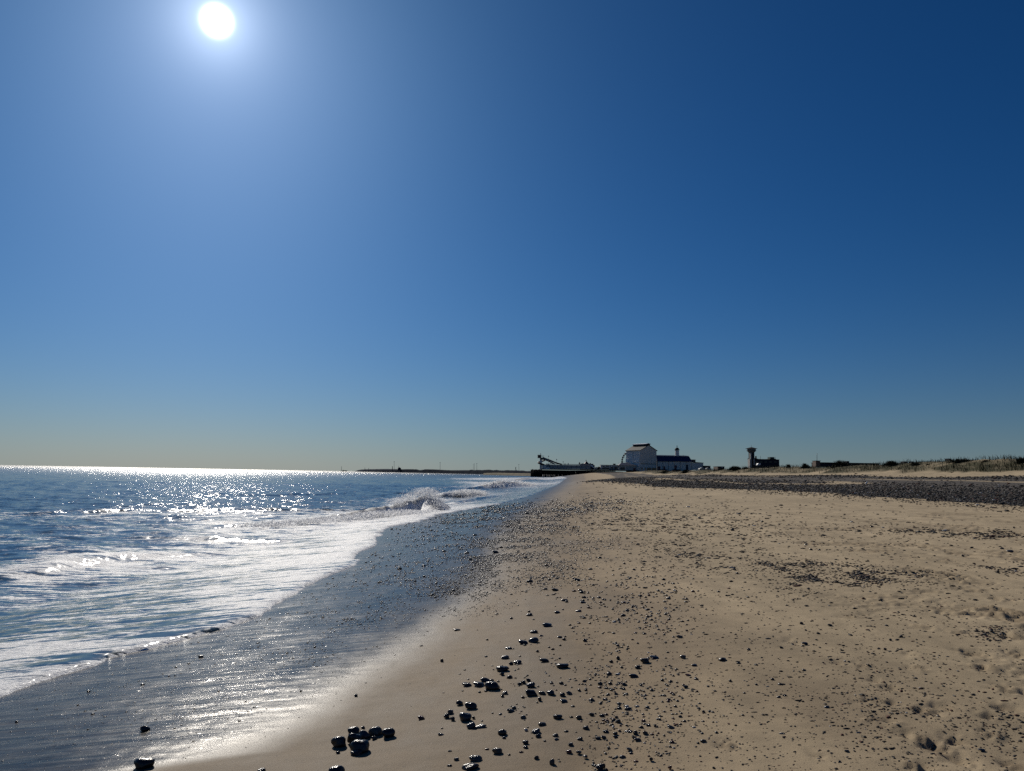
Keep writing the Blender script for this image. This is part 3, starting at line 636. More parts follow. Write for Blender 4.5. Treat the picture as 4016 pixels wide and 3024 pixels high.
hut('amusement_hut', 2356, 2392, 1822.8, 1842, 'flat roofed amusement hut with open dark front in the middle of the pier', 'hut', M_CLAD2, M_TRIM, panes=((2363, 2372, 1827, 1831), (2376, 2388, 1825.5, 1830.5), (2362, 2390, 1833, 1840)))
s = hut('grey_kiosk', 2393, 2426, 1823.2, 1843, 'plain grey kiosk building left of the blue roofed pier hall', 'kiosk', M_PANEL, M_SLATE, panes=((2396, 2404, 1831, 1838), (2410, 2420, 1831, 1839)))
s.box('roof_box', M_DARK, 2406, 1818.4, 2415, 1823.1, 1, 5); s.prism('flag', M_WHITE, [(2397, 1831), (2401, 1831), (2399, 1824), (2396.5, 1824)], -0.3, -0.1)
s = Site('pier_hall', 2465, 1845, YP-2, 'low hall with a dark blue hipped roof in front of the tall theatre', 'hall')
s.box('wall', M_PANEL, 2431, 1825, 2498, 1845, 0.3, 16)
x0, zE = s.q(2425, 1825.2); x1, _ = s.q(2499, 1825.2); xr0, zR = s.q(2441, 1814); xr1, _ = s.q(2467, 1813.4)
MB().add([(x0, -0.6, zE), (x1, -0.6, zE), (x1, 17, zE), (x0, 17, zE), (xr0, 8, zR), (xr1, 8, zR)], [(0,1,5,4),(1,2,5),(2,3,4,5),(3,0,4),(0,3,2,1)]).build('roof', M_BLUE, s.e)
s.box('fascia', M_TRIM, 2425, 1824.8, 2499, 1825.8, -0.75, -0.62)
for a, b in ((2434, 2440), (2441, 2450)): s.box('window', M_GLASS, a, 1833, b, 1842, 0.1, 0.29)
for px in (2429, 2452.5): s.box('pillar', M_CLAD, px, 1826, px + 1.4, 1845, -0.3, 0.05)
s.box('door', M_RED, 2484, 1835, 2493, 1845, 0.1, 0.29)
s.tube('flagpole', M_STEEL, [(2427, 1824), (2427, 1814)], 0.1, 6)
s.box('lower_wing', M_CLAD2, 2498, 1830, 2511, 1845, 1, 12)

# ferris wheel behind the theatre
YW = YP + 70
s = Site('ferris_wheel', 2483.8, 1856, YW, 'big white ferris wheel with round cabins partly hidden by the theatre', 'ferris wheel')
hx, hz = s.q(2483.8, 1810); RW = 44 * YW / F
for yy in (-0.9, 0.9):
    ring = [(hx + RW*math.cos(a), yy, hz + RW*math.sin(a)) for a in np.linspace(0, 2*math.pi, 65)]
    MB().tube(ring, 0.16, 5).build('rim', M_STEEL, s.e)
for k in range(16):
    a = 2*math.pi*k/16 + math.pi
    MB().tube([(hx, 0, hz), (hx + RW*math.cos(a), 0, hz + RW*math.sin(a))], 0.12, 5).build('spoke', M_STEEL, s.e)
MB().tube([(hx, -1.6, hz), (hx, 1.6, hz)], 0.9, 12).build('hub', M_STEEL, s.e)
for sx in (-1, 1):
    for yy in (-1.8, 1.8): MB().tube([(hx, yy, hz), (hx + sx*6, yy, 0)], 0.3, 6).build('support_leg', M_STEEL, s.e)
gm = MB(); gm.frust(0, 0, -1.2, -0.4, 0.5, 1.0, 10).frust(0, 0, -0.4, 0.4, 1.0, 1.0, 10).frust(0, 0, 0.4, 1.1, 1.0, 0.3, 10)
gme = gm.mesh('cabin', M_DARK, True)
for k in range(32):
    a = 2*math.pi*(k + 0.1)/32
    o = link_mesh('cabin', gme, None, s.e); o.location = (hx + RW*math.cos(a), 0, hz + RW*math.sin(a) - 0.3)

# tall theatre tower
s = Site('theatre_tower', 2512, 1846, YP-3, 'tall pale clad theatre block with a pitched roof and raised ridge vent', 'theatre')
ph = rad(24)
def rot(u, v): return (u*math.cos(ph) - v*math.sin(ph)*1.0, u*math.sin(ph) + v*math.cos(ph))   # u along the front, v into the depth
Wf = 68*U/math.cos(ph); Df = 42*U/math.sin(ph)
zE = s.q(2512, 1765.5)[1]; zR = s.q(2544, 1746)[1]
def W3(u, v, z): x, y = rot(u, v); return (x, y, z)
n_p = 9
mb = MB().add([W3(0,0,-3), W3(Wf,0,-3), W3(Wf,0,zE), W3(Wf/2,0,zR), W3(0,0,zE), W3(0,Df,-3), W3(Wf,Df,-3), W3(Wf,Df,zE), W3(Wf/2,Df,zR), W3(0,Df,zE)],
              [(0,1,2,3,4),(9,8,7,6,5),(0,4,9,5),(1,6,7,2),(0,5,6,1)]).build('wall', M_CLAD2, s.e)
for k in range(n_p):            # cladding bays on the front
    a, b = Wf*k/n_p + 0.08, Wf*(k+1)/n_p - 0.08
    za, zb_ = (zE + (zR - zE)*min(t, Wf - t)/(Wf/2) - 0.35 for t in (a, b))
    z0 = s.q(2540, 1817)[1]
    pts = [W3(a,-.18,z0), W3(b,-.18,z0), W3(b,-.18,zb_), W3(a,-.18,za), W3(a,-.01,z0), W3(b,-.01,z0), W3(b,-.01,zb_), W3(a,-.01,za)]
    MB().add(pts, [(0,1,2,3),(0,3,7,4),(1,5,6,2),(3,2,6,7),(0,4,5,1)]).build('cladding_panel', M_CLAD2, s.e)
for (v0, v1) in ((0.03, 0.46), (0.52, 0.97)):   # two big panels on the seaward side, lit look put into a paler colour
    pts = [W3(-.2, Df*v0, 1), W3(-.2, Df*v1, 1), W3(-.2, Df*v1, zE-1.2), W3(-.2, Df*v0, zE-1.2), W3(-.01, Df*v0, 1), W3(-.01, Df*v1, 1), W3(-.01, Df*v1, zE-1.2), W3(-.01, Df*v0, zE-1.2)]
    MB().add(pts, [(0,3,2,1),(0,4,7,3),(1,2,6,5),(3,7,6,2)]).build('side_panel', M_CLAD, s.e)
for v0, v1, za_, zb_, mt in ((0.05, 0.26, 1797, 1812, M_WHITE), (0.80, 0.98, 1799, 1813, M_WHITE), (0.30, 0.55, 1811.5, 1813, M_WHITE)):
    z0, z1 = s.q(2495, zb_)[1], s.q(2495, za_)[1]
    pts = [W3(-.9, Df*v0, z0), W3(-.9, Df*v1, z0), W3(-.9, Df*v1, z1), W3(-.9, Df*v0, z1), W3(-.21, Df*v0, z0), W3(-.21, Df*v1, z0), W3(-.21, Df*v1, z1), W3(-.21, Df*v0, z1)]
    MB().add(pts, [(0,3,2,1),(0,4,7,3),(1,2,6,5),(3,7,6,2),(0,1,5,4)]).build('side_box', mt, s.e)
o_ = 0.9
for side in (0, 1):             # roof slopes
    ue = -o_ if side == 0 else Wf + o_
    ze = zE - 0.35
    mroof = M_SLATE
    pts = [W3(ue, -o_, ze), W3(ue, Df+o_, ze), W3(Wf/2, Df+o_, zR + .15), W3(Wf/2, -o_, zR + .15)]
    pts += [(p[0], p[1], p[2] + 0.35) for p in pts]
    MB().add(pts, [(0,1,2,3),(7,6,5,4),(0,4,5,1),(1,5,6,2),(2,6,7,3),(3,7,4,0)]).build('roof', M_SLATE, s.e)
vz = zR + 0.3
pts = [W3(Wf/2 + a, b, vz + c) for b in (1.0, Df - 2) for a, c in ((-2.6, -1.1), (2.6, -1.1), (2.6, 1.0), (0, 1.6), (-2.6, 1.0))]
MB().add(pts, [(0,1,2,3,4),(9,8,7,6,5),(0,4,9,5),(1,6,7,2)]).build('ridge_vent', M_SLATE, s.e)
pts = [W3(Wf/2 + a, b, vz + c) for b in (0.2, Df - 1.4) for a, c in ((-3.2, 0.9), (0, 1.75), (3.2, 0.9), (3.2, 1.15), (0, 2.0), (-3.2, 1.15))]
MB().add(pts, [(0,1,2,3,4,5)[::1],(11,10,9,8,7,6),(0,6,7,1),(1,7,8,2),(3,9,10,4),(4,10,11,5),(5,11,6,0),(2,8,9,3)]).build('vent_cap', M_WHITE, s.e)
zw0, zw1 = s.q(2540, 1820.6)[1], s.q(2540, 1818.2)[1]
for a, b in ((0.04, 0.10), (0.13, 0.29), (0.34, 0.50), (0.56, 0.63), (0.66, 0.74), (0.79, 0.97)):
    pts = [W3(Wf*a, -.2, zw0), W3(Wf*b, -.2, zw0), W3(Wf*b, -.2, zw1), W3(Wf*a, -.2, zw1), W3(Wf*a, -.01, zw0), W3(Wf*b, -.01, zw0), W3(Wf*b, -.01, zw1), W3(Wf*a, -.01, zw1)]
    MB().add(pts, [(0,1,2,3),(0,3,7,4),(1,5,6,2),(3,2,6,7),(0,4,5,1)]).build('window', M_GLASS, s.e)
zw0, zw1 = 0.3, s.q(2540, 1834)[1]
for a, b in ((0.06, 0.12), (0.26, 0.33), (0.40, 0.66), (0.70, 0.98)):
    pts = [W3(Wf*a, -.2, zw0), W3(Wf*b, -.2, zw0), W3(Wf*b, -.2, zw1), W3(Wf*a, -.2, zw1), W3(Wf*a, -.01, zw0), W3(Wf*b, -.01, zw0), W3(Wf*b, -.01, zw1), W3(Wf*a, -.01, zw1)]
    MB().add(pts, [(0,1,2,3),(0,3,7,4),(1,5,6,2),(3,2,6,7),(0,4,5,1)]).build('window', M_GLASS, s.e)

# long hall with blue roof
s = Site('long_hall', 2648, 1847, YP+4, 'long white hall with a steep blue roof beside the theatre', 'hall')
s.box('wall', M_TRIM, 2577, 1809, 2713, 1848, 0.3, 20)
bx = [2578, 2599.5, 2622, 2644.5, 2667.5, 2690.5, 2713]
for a, b in zip(bx[:-1], bx[1:]): s.box('wall_panel', M_CLAD2, a + .8, 1810.2, b - .6, 1847.5, 0.0, 0.29)
for a, b, t_ in ((2580, 2590, 1829), (2602, 2609, 1829), (2646, 2654, 1825), (2691, 2699, 1822)): s.box('door', M_RED if a != 2691 else M_TRIM, a, t_, b, 1845, -0.15, -0.01)
for a, b, t_ in ((2590, 2617, 1841), (2636, 2667, 1841), (2682, 2700, 1842)): s.box('low_fence', M_DARK, a, t_, b, 1847, -1.4, -1.1)
x0, zE = s.q(2577, 1808.6); x1, zE1 = s.q(2714.5, 1811); xr, zR = s.q(2577, 1786.8); xr1, zR1 = s.q(2707.5, 1790.2)
MB().add([(x0, -1.0, zE), (x1, -1.0, zE), (x1, 21, zE), (x0, 21, zE), (xr, 6, zR), (xr1, 6, zR), (xr1 - 1.5, 12, zR + .9), (xr, 12, zR + 1.0)],
         [(0,1,5,4),(1,2,6,5),(2,3,7,6),(0,4,7,3),(4,5,6,7),(0,3,2,1)]).build('roof', M_BLUE, s.e)
s.box('ridge_cap', M_CLAD, 2578, 1785.7, 2706, 1787.3, 5.6, 6.4)
s.box('annexe_wall', M_CLAD2, 2714, 1815, 2759, 1843, 0.5, 14)
s.prism('annexe_roof', M_SLATE, [(2713.5, 1812.5), (2713.5, 1811), (2761, 1815), (2761, 1816.2)], 0.0, 15)
s.box('chimney_box', M_BROWN, 2715, 1803, 2731.5, 1812, 4, 9); s.box('box_cap', M_TRIM, 2714.5, 1802, 2732.5, 1802.9, 3.6, 9.4)
s.tube('vent_pipe', M_STEEL, [(2686, 1789, 8), (2686, 1783, 8)], 0.2, 6)
s = Site('cupola', 2656, 1788, YP+12, 'slim tapered white lantern tower with domed cap on the blue roof', 'cupola')
xc = s.q(2655.5, 1788)[0]; z1 = s.q(2655, 1765.5)[1]
MB().frust(xc, 0, -2, z1, 2.35, 2.0, 8, math.pi/8).build('shaft', M_CLAD, s.e)
MB().frust(xc, 0, z1, z1 + .5, 2.9, 2.9, 8, math.pi/8).build('cornice', M_TRIM, s.e)
dm = MB(); pr = [(2.25*math.cos(a), z1 + .5 + 2.3*math.sin(a)) for a in np.linspace(0, 1.45, 6)]
for (ra, za), (rb, zb) in zip(pr[:-1], pr[1:]): dm.frust(xc, 0, za, zb, ra, rb, 12)
dm.build('dome', M_SLATE, s.e)
MB().tube([(xc, 0, z1 + 2.6), (xc, 0, z1 + 5.0)], 0.13, 6).build('finial', M_TRIM, s.e)
MB().box(xc - .75, xc + .75, -.08, .08, z1 + 3.8, z1 + 4.1).box(xc - .3, xc + .3, -.1, .1, z1 + 4.3, z1 + 4.9).build('weather_vane', M_TRIM, s.e)

# small things right of the hall
hut('blue_shed', 2761, 2787, 1826.5, 1842, 'low dark blue shed beyond the right end of the long hall', 'shed', M_DARK, M_BLUE, YP)
for a, b, t, lb in ((2743, 2768, 1833.5, 'grey marquee by the right end of the long hall'), (2769, 2791, 1834.5, 'grey marquee furthest right, in front of the dark blue shed')):
    s = Site('marquee', (a+b)/2, 1846, YP-40, lb, 'marquee', 'marquees by the hall')
    s.prism('canopy', M_PANEL, [(a, 1839.5), (b, 1839.5), (b - 3, 1837), ((a+b)/2 + 2, t), ((a+b)/2 - 2, t), (a + 3, 1837)], 0, 6)
    s.box('wall', M_CLAD2, a + 1, 1839.6, b - 1, 1846, 0.3, 5.7)
hut('white_roofed_cabin', 2815, 2822, 1829, 1845, 'tiny dark cabin beside a white roofed one left of the grassy hump', 'cabin', M_BROWN, M_TRIM, 420)
s = hut('low_cottage', 2824, 2842, 1829, 1845, 'low dark cottage with a white gable dot beside the grassy hump', 'cottage', M_DARK, M_DARK, 420)
s.box('white_gable', M_WHITE, 2830.6, 1830, 2834.6, 1833.5, -0.1, 0.25)

# coastguard style lookout tower and building
YT = 470
s = Site('lookout_tower', 2958, 1846, YT, 'flared dark lookout tower with a shallow pyramid roof above the dunes', 'tower')
k_ = YT / F
xc = s.q(2957.5, 1800)[0]
zt = lambda p: s.q(2958, p)[1]
MB().frust(xc, 5, -6, zt(1774), 10.5*k_*1.15, 9.6*k_*1.15, 8, math.pi/8).build('shaft', M_DARK, s.e)
MB().frust(xc, 5, zt(1773.9), zt(1767.2), 9.8*k_*1.15, 16*k_*1.1, 8, math.pi/8).build('flare', M_STEEL, s.e)
MB().frust(xc, 5, zt(1767.1), zt(1766.2), 17.4*k_*1.1, 17.4*k_*1.1, 8, math.pi/8).build('gallery', M_TIMBER, s.e)
MB().frust(xc, 5, zt(1766.1), zt(1763.2), 15.8*k_*1.1, 15.8*k_*1.1, 8, math.pi/8).build('cab_wall', M_STEEL, s.e)
for i in range(8):
    a0 = math.pi/8 + i*math.pi/4 + .04; a1 = a0 + math.pi/4 - .08; r_ = 15.7*k_*1.1
    vs = [(xc + r_*math.cos(a), 5 + r_*math.sin(a), z) for a, z in ((a0, zt(1763.1)), (a1, zt(1763.1)), (a1, zt(1759.4)), (a0, zt(1759.4)))]
    vs += [(xc + (v[0]-xc)*.96, 5 + (v[1]-5)*.96, v[2]) for v in vs]
    MB().add(vs, [(0,1,2,3),(7,6,5,4),(0,4,5,1),(1,5,6,2),(2,6,7,3),(3,7,4,0)]).build('window', M_GLASS, s.e)
MB().frust(xc, 5, zt(1759.3), zt(1758.3), 21*k_*1.1, 21*k_*1.1, 8, math.pi/8).build('eaves', M_DARK, s.e)
MB().frust(xc, 5, zt(1758.2), zt(1752.2), 20.5*k_*1.1, .1, 8, math.pi/8).build('roof', M_SLATE, s.e)
s.tube('antenna', M_STEEL, [(2957.3, 1752.4, 5), (2957.3, 1743.5, 5)], .07, 6)
s.box('buttress', M_CONC, 2947.4, 1775, 2953.5, 1850, 2.2, 4.2)
s.box('buttress', M_CONC, 2944, 1800, 2947.3, 1850, 1.6, 6)
s.box('pier_strip', M_CONC, 2959, 1799, 2963, 1824, 1.2, 3)
s = Site('station_building', 3010, 1840, YT, 'dark two storey flat roofed building attached to the lookout tower', 'building')
s.box('wall', M_DARK, 2964, 1801.5, 3064, 1842, 3.2, 16)
s.prism('roof', M_TIMBER, [(2964, 1801.4), (3064.5, 1803), (3064.5, 1802), (3052, 1801.6), (3048, 1799), (3028, 1799), (3024, 1801), (2980, 1799.6), (2972, 1797), (2964, 1796)], 3, 16.4)
s.box('roof_hut', M_GREEN, 3031.5, 1791.8, 3048, 1798.9, 5, 10)
s.box('chimney', M_TIMBER, 2974, 1788, 2977.8, 1799, 5, 6.4)
s.tube('mast', M_STEEL, [(2992.6, 1801, 5), (2992.6, 1786.5, 5)], .09, 6)
for px in (3029, 3052, 3054): s.tube('mast', M_STEEL, [(px, 1801, 6), (px, 1790 + (px % 3)*1.5, 6)], .07, 5)
for k in range(5): s.box('window', M_GLASS, 2967 + k*19, 1810, 2977 + k*19, 1813.5, 3.0, 3.19)
s = Site('parked_van', 2977, 1826, YT-40, 'bright white van roof catching the sun below the lookout tower', 'van')
s.prism('body', M_WHITE, [(2970, 1825), (2970, 1821.6), (2974, 1817), (2983, 1816.4), (2983.6, 1825)], 0, 2.2)
s.box('window', M_GLASS, 2975.5, 1818.4, 2980, 1820.4, -.05, -.005)
for px in (2972.5, 2981): s.tube('wheel', M_TIMBER, [(px, 1825.5, -.1), (px, 1825.5, .2)], .33, 12)

# buildings behind the dunes on the right
YB = 260
s = Site('brick_hut', 3208, 1830, YB, 'small square brown hut with a tall thin mast behind the dune grass', 'hut')
s.box('wall', M_BROWN, 3199.5, 1808, 3217.5, 1832, 0, 3); s.box('roof', M_TRIM, 3198.5, 1806.3, 3218.5, 1807.8, -.2, 3.3)
s.tube('mast', M_STEEL, [(3211, 1806, 1.5), (3211, 1777, 1.5)], .07, 6)
s = Site('long_low_building', 3330, 1832, YB, 'very long low dark roof line running right of the brown hut', 'building')
s.box('wall', M_DARK, 3219, 1815.6, 3452, 1834, .4, 8); s.prism('roof', M_SLATE, [(3218, 1815.5), (3454, 1818.8), (3454, 1817.0), (3218, 1813)], 0, 8.5)
s.box('vent', M_DARK, 3331, 1808, 3341, 1815, 2, 4)
s = Site('twin_chimney_house', 3570, 1834, 230, 'dark roof with two stubby chimneys between two grass tufts', 'house')
s.box('roof', M_SLATE, 3545, 1815.5, 3600, 1834, .5, 6); s.box('chimney', M_DARK, 3552, 1809.5, 3566, 1815.4, 1, 3); s.box('chimney', M_DARK, 3584, 1809.5, 3590, 1815.4, 1, 3)
s = Site('long_roof_house', 3730, 1836, 230, 'long dark roofed house with a tall square chimney block behind the dunes', 'house')
s.prism('roof', M_SLATE, [(3640, 1836), (3640, 1811), (3657, 1809.5), (3736, 1810), (3800, 1811.5), (3822, 1817), (3822, 1836)], .5, 9)
s.box('fascia', M_TRIM, 3640, 1812.5, 3655, 1816, .2, .45)
s.box('chimney', M_DARK, 3737, 1799, 3747, 1812, 2, 4.2); s.box('chimney_cap', M_DARK, 3736.3, 1798, 3747.7, 1798.9, 1.8, 4.4)
s = Site('white_tower_house', 3822, 1836, 215, 'small white tower with overhanging flat top beside a low roof', 'building')
s.box('wall', M_CLAD, 3811, 1806, 3823, 1836, 0, 3); s.prism('cap', M_CLAD2, [(3811, 1805.9), (3823, 1805.9), (3827, 1803), (3808, 1803)], -.3, 3.3)
s.box('wing', M_DARK, 3823.5, 1809.5, 3842, 1836, 0.4, 5)
for k in range(3): s.box('window', M_GLASS, 3826 + k*5, 1812, 3829 + k*5, 1816, .2, .38)
s = Site('hipped_roof_house', 3862, 1836, 200, 'house with a grey hipped roof left of the high dune', 'house')
s.prism('roof', M_SLATE, [(3845, 1814), (3884, 1814), (3877, 1804.5), (3857, 1804.5)], .5, 7); s.box('wall', M_BROWN, 3847, 1814.1, 3882, 1836, .8, 6.6)
s = Site('flat_roof_house', 3893, 1834, 200, 'dark flat roofed block with a small roof box beside the high dune', 'house')
s.box('wall', M_DARK, 3879, 1804.5, 3908, 1836, .3, 6); s.box('roof_box', M_DARK, 3886, 1801.5, 3895, 1804.4, 1, 3)

# far shore across the water
def strip(name, prof, mat, depth, bottom, label, kind):
    V = []; Fc = []
    for i, (px, py, Y) in enumerate(prof):
        p = at(px, py, Y); b = at(px, 1900, Y)
        V += [(p[0], Y, bottom), (p[0], Y + depth*.12, p[2]*.8), (p[0], Y + depth*.4, p[2]), (p[0], Y + depth, bottom)]
    for i in range(len(prof) - 1):
        for j in range(3): Fc.append((i*4+j, i*4+4+j, i*4+5+j, i*4+1+j))
    o = MB().add(V, Fc).build(name, mat); tag(o, label, kind=kind); return o
def dense(ctrl_, step, amp, seed, Yf):
    r_ = random.Random(seed); pts = []; px = ctrl_[0][0]
    while px <= ctrl_[-1][0]:
        py = float(np.interp(px, [c[0] for c in ctrl_], [c[1] for c in ctrl_])); pts.append((px, py + r_.uniform(-amp, amp)*.6, Yf(px))); px += step
    return pts
Yh = lambda px: float(np.interp(px, [1335, 1400, 1550, 1700, 1900, 2000, 2090], [5200, 4800, 4200, 3400, 2300, 1900, 1600]))
strip('far_headland', dense([(1388,1848),(1396,1844),(1405,1841),(1430,1840),(1500,1838.8),(1560,1839.5),(1640,1843),(1652,1841.5),(1700,1842),(1760,1843.5),(1850,1843),(1960,1844.5),(2095,1847.5)], 4, .5, 1, lambda p: Yh(p)*1.25), M_LAND2, 300, -2, 'far cliff line beyond the sea, haze painted in as pale grey', 'structure')
strip('far_shore', dense([(1420,1848),(1424,1845),(1455,1844.8),(1530,1843),(1560,1841),(1590,1839.5),(1628,1840.3),(1640,1844.5),(1650,1844.5),(1659,1840),(1700,1841),(1740,1843.2),(1790,1846),(1835,1845),(1840,1842),(1848,1842),(1856,1844),(1868,1842.5),(1890,1843),(1912,1841.5),(1918,1841.2),(1932,1844),(1944,1842),(1958,1844.3),(1976,1844.6),(1984,1843.2),(2020,1844),(2058,1845),(2066,1847),(2095,1847)], 2.5, .7, 2, Yh), M_LAND, 200, -2, 'dark low far shore with humped sheds and trees across the water', 'structure')
strip('far_beach', [(1895, 1856.0, 1500), (1920, 1854.8, 1400), (1950, 1854.2, 1350), (2000, 1855.6, 1250), (2050, 1856.4, 1150), (2095, 1857.2, 1100)], M_FARSAND, 60, -1, 'thin pale strip of far beach left of the pier end', 'structure')
def mast(px, pt, pb, Y, lb, w=.5, head=1.3):
    s = Site('light_mast', px, pb, Y, lb, 'mast', 'tall masts on the far shore')
    s.tube('pole', M_STEEL, [(px, pb), (px, pt)], [w, w*.7], 6)
    if head:
        x, z = s.q(px, pt); MB().frust(x, 0, z - head*.5, z + head*.5, head, head, 8).build('lamp_head', M_STEEL, s.e)
mast(1339, 1829, 1849, 5000, 'lone stubby mast standing in the sea left of the far shore', 1.3, 0)
mast(1546, 1811, 1842, 4200, 'tall thin mast beside the far lighthouse', .8, 2.4)
mast(1726, 1814, 1843, 3400, 'lone tall thin mast in the middle of the far shore', .8, 1.8)
mast(1856.5, 1820, 1845, 2500, 'leftmost of three masts close together on the far shore', .42, .8)
mast(1861, 1818.5, 1845, 2500, 'middle one of three masts close together on the far shore', .42, .8)
mast(1870, 1817.5, 1845, 2500, 'rightmost and tallest of three masts close together on the far shore', .5, 1.3)
mast(2035, 1821.5, 1846, 1900, 'thin mast on the far shore nearest to the pier end', .35, 1.0)
for px, pt, lb in ((1431, 1834, 'short chimney on the left end of the far shore'), (1446, 1835, 'short chimney just right of the leftmost chimney on the far shore')):
    s = Site('chimney', px, 1846, 4500, lb, 'chimney', 'chimneys on the far shore'); s.tube('stack', M_STEEL, [(px, 1846), (px, pt)], 1.0, 8)
s = Site('lighthouse', 1539, 1846, 4100, 'dark lighthouse standing left of the tall mast on the far shore', 'lighthouse')
s.tube('tower', M_TRIM, [(1539, 1846), (1539, 1831)], [2.0, 1.3], 10); s.tube('lantern', M_TRIM, [(1539, 1831.5), (1539, 1828.5)], [1.9, 1.0], 10)
s = Site('domed_works', 1565, 1846, 4100, 'humped dark building with a thin stack on the far shore', 'building')
s.prism('body', M_LAND, [(1559, 1846), (1572.5, 1846), (1570, 1835), (1566, 1833.4), (1564, 1832.4), (1560.5, 1836.5)], 0, 20); s.tube('stack', M_STEEL, [(1563.5, 1834), (1563.5, 1827)], .7, 6)
s = Site('crane_tower', 2023, 1848, 1900, 'crooked narrow tower near the right end of the far shore', 'tower')
s.tube('leg', M_TRIM, [(2025, 1848), (2022.6, 1840), (2022.5, 1834)], [1.0, .7, .6], 8); s.box('head', M_TRIM, 2021.4, 1831.8, 2024.2, 1834.4, -.8, .8); s.box('cabin', M_TRIM, 2021, 1836.6, 2023.2, 1838.8, -.8, .8)
s = Site('white_shed', 2054, 1851, 1800, 'bright white shed roof at the right end of the far shore', 'shed')
s.prism('roof', M_WHITE, [(2049, 1850.2), (2056, 1850.8), (2059.5, 1847), (2053, 1847.6)], -3, 3); s.box('wall', M_CLAD, 2050, 1850.9, 2056, 1852, -2.4, 2.4)
s = Site('cargo_ship', 1349, 1848.5, 5200, 'faint long low ship on the horizon right of the lone mast', 'ship')
s.prism('hull', M_LAND2, [(1342, 1848.8), (1360, 1848.8), (1361, 1846.6), (1343, 1846)], 0, 20); s.box('cabin', M_LAND2, 1342.6, 1843.6, 1346, 1846.2, 4, 16)
for a, b in ((1347, 1350), (1351, 1354), (1355, 1358)): s.box('cargo', M_LAND2, a, 1845.2, b, 1846.6, 4, 16)

# gull on the shingle
g = hit([3399], [1900])[0]
s = Site('gull', 3399, 1900, float(g[1]), 'white gull standing on the dark shingle in front of the dunes', 'gull')
q = s.q
import bmesh
def blob(c, r, rot_y=0.0, n=10):
    mb = MB(); rings = 7; V = []
    for i in range(rings + 1):
        th = math.pi * i / rings
        for j in range(n):
            a = 2*math.pi*j/n; x, y, z = r[0]*math.cos(th), r[1]*math.sin(th)*math.cos(a), r[2]*math.sin(th)*math.sin(a)
            V.append((c[0] + x*math.cos(rot_y) - z*math.sin(rot_y), c[1] + y, c[2] + x*math.sin(rot_y) + z*math.cos(rot_y)))
    Fc = [(i*n+j, i*n+(j+1) % n, (i+1)*n+(j+1) % n, (i+1)*n+j) for i in range(rings) for j in range(n)]
    return mb.add(V, Fc)
uu = float(g[1]) / F
blob((0, 0, 6.5*uu), (6.0*uu, 2.6*uu, 2.8*uu), rad(48)).build('body', M_WHITE, s.e, True)
blob((-3.6*uu, 0, 3.4*uu), (2.2*uu, 1.9*uu, 2.0*uu)).build('head', M_WHITE, s.e, True)
blob((2.6*uu, 0, 9.6*uu), (3.6*uu, 1.4*uu, 0.8*uu), rad(24)).build('tail', M_CLAD, s.e, True)
for yy in (-.8*uu, .8*uu): MB().tube([(0, yy, 4*uu), (.2*uu, yy, 0)], .3*uu, 5).build('leg', M_BROWN, s.e)

# ------------------------------------------------------------------ stones
def ico(sub):
    bm = bmesh.new(); bmesh.ops.create_icosphere(bm, subdivisions=sub, radius=1.0); bm.verts.ensure_lookup_table()
    V = np.array([v.co[:] for v in bm.verts]); Fc = np.array([[v.index for v in f.verts] for f in bm.faces]); bm.free(); return V, Fc
def stone_shape(sub, seed, ang=0.0):
    V, Fc = ico(sub); r_ = np.random.default_rng(seed)
    k = r_.normal(size=(5, 3)); k /= np.linalg.norm(k, axis=1)[:, None]
    dsp = 1 + sum(0.07 * np.sin(V @ k[i] * (1.6 + i*0.9) + i*2.1 + seed) for i in range(5))
    V = V * dsp[:, None]
    for i in range(int(2.4*ang)):      # worn flats
        n = r_.normal(size=3); n /= np.linalg.norm(n); h = 0.93 - 0.20*ang
        dd = V @ n; V = np.where((dd > h)[:, None], V - n * ((dd - h) * 0.85)[:, None], V)
    V /= np.sqrt((V**2).mean(0)) * 1.62
    return V, Fc
def mat_stone(name, stuff=False):
    m, t, p = new_mat(name)
    tc = N(t, 'ShaderNodeTexCoord'); obj = tc.outputs['Object']
    if stuff:
        ca = N(t, 'ShaderNodeAttribute', attribute_name='tone'); base = ca.outputs['Color']; gl = attr(t, 'gloss').outputs['Fac']
        L(t, maprange(t, gl, 0, 1, 0.85, 0.30), p.inputs['Roughness']); L(t, maprange(t, gl, 0, 1, 0.2, 0.5), p.inputs['Specular IOR Level'])
    else:
        oi = N(t, 'ShaderNodeObjectInfo'); base = oi.outputs['Color']
        p.inputs['Roughness'].default_value = 0.16
    n = noise(t, obj, 5.0 if not stuff else 40.0, 4, 0.65).outputs[0]
    L(t, mixc(t, 1.0, base, ramp(t, n, [(0.3, 0.65), (0.7, 1.35)]), 'MULTIPLY'), p.inputs['Base Color'])
    if not stuff:
        n2 = noise(t, obj, 4.5, 5, 0.7).outputs[0]
        b = N(t, 'ShaderNodeBump'); b.inputs['Strength'].default_value = 0.7; b.inputs['Distance'].default_value = 0.004
        L(t, n2, b.inputs['Height']); L(t, b.outputs[0], p.inputs['Normal'])
        L(t, maprange(t, n, .35, .65, 0.14, 0.30), p.inputs['Roughness'])
    return m
M_STONE = mat_stone('wet_stone'); M_PEB = mat_stone('pebble', True)
SHP = []
for k in range(10):
    V, Fc = stone_shape(3, 40 + k, (k % 5)/5)
    V = V.copy(); V[:, 2] = np.where(V[:, 2] < -0.45, -0.45, V[:, 2])
    me = bpy.data.meshes.new('stone'); me.from_pydata(V.tolist(), [], Fc.tolist()); me.polygons.foreach_set('use_smooth', [True]*len(Fc)); me.materials.append(M_STONE); SHP.append(me)
SMALL = []
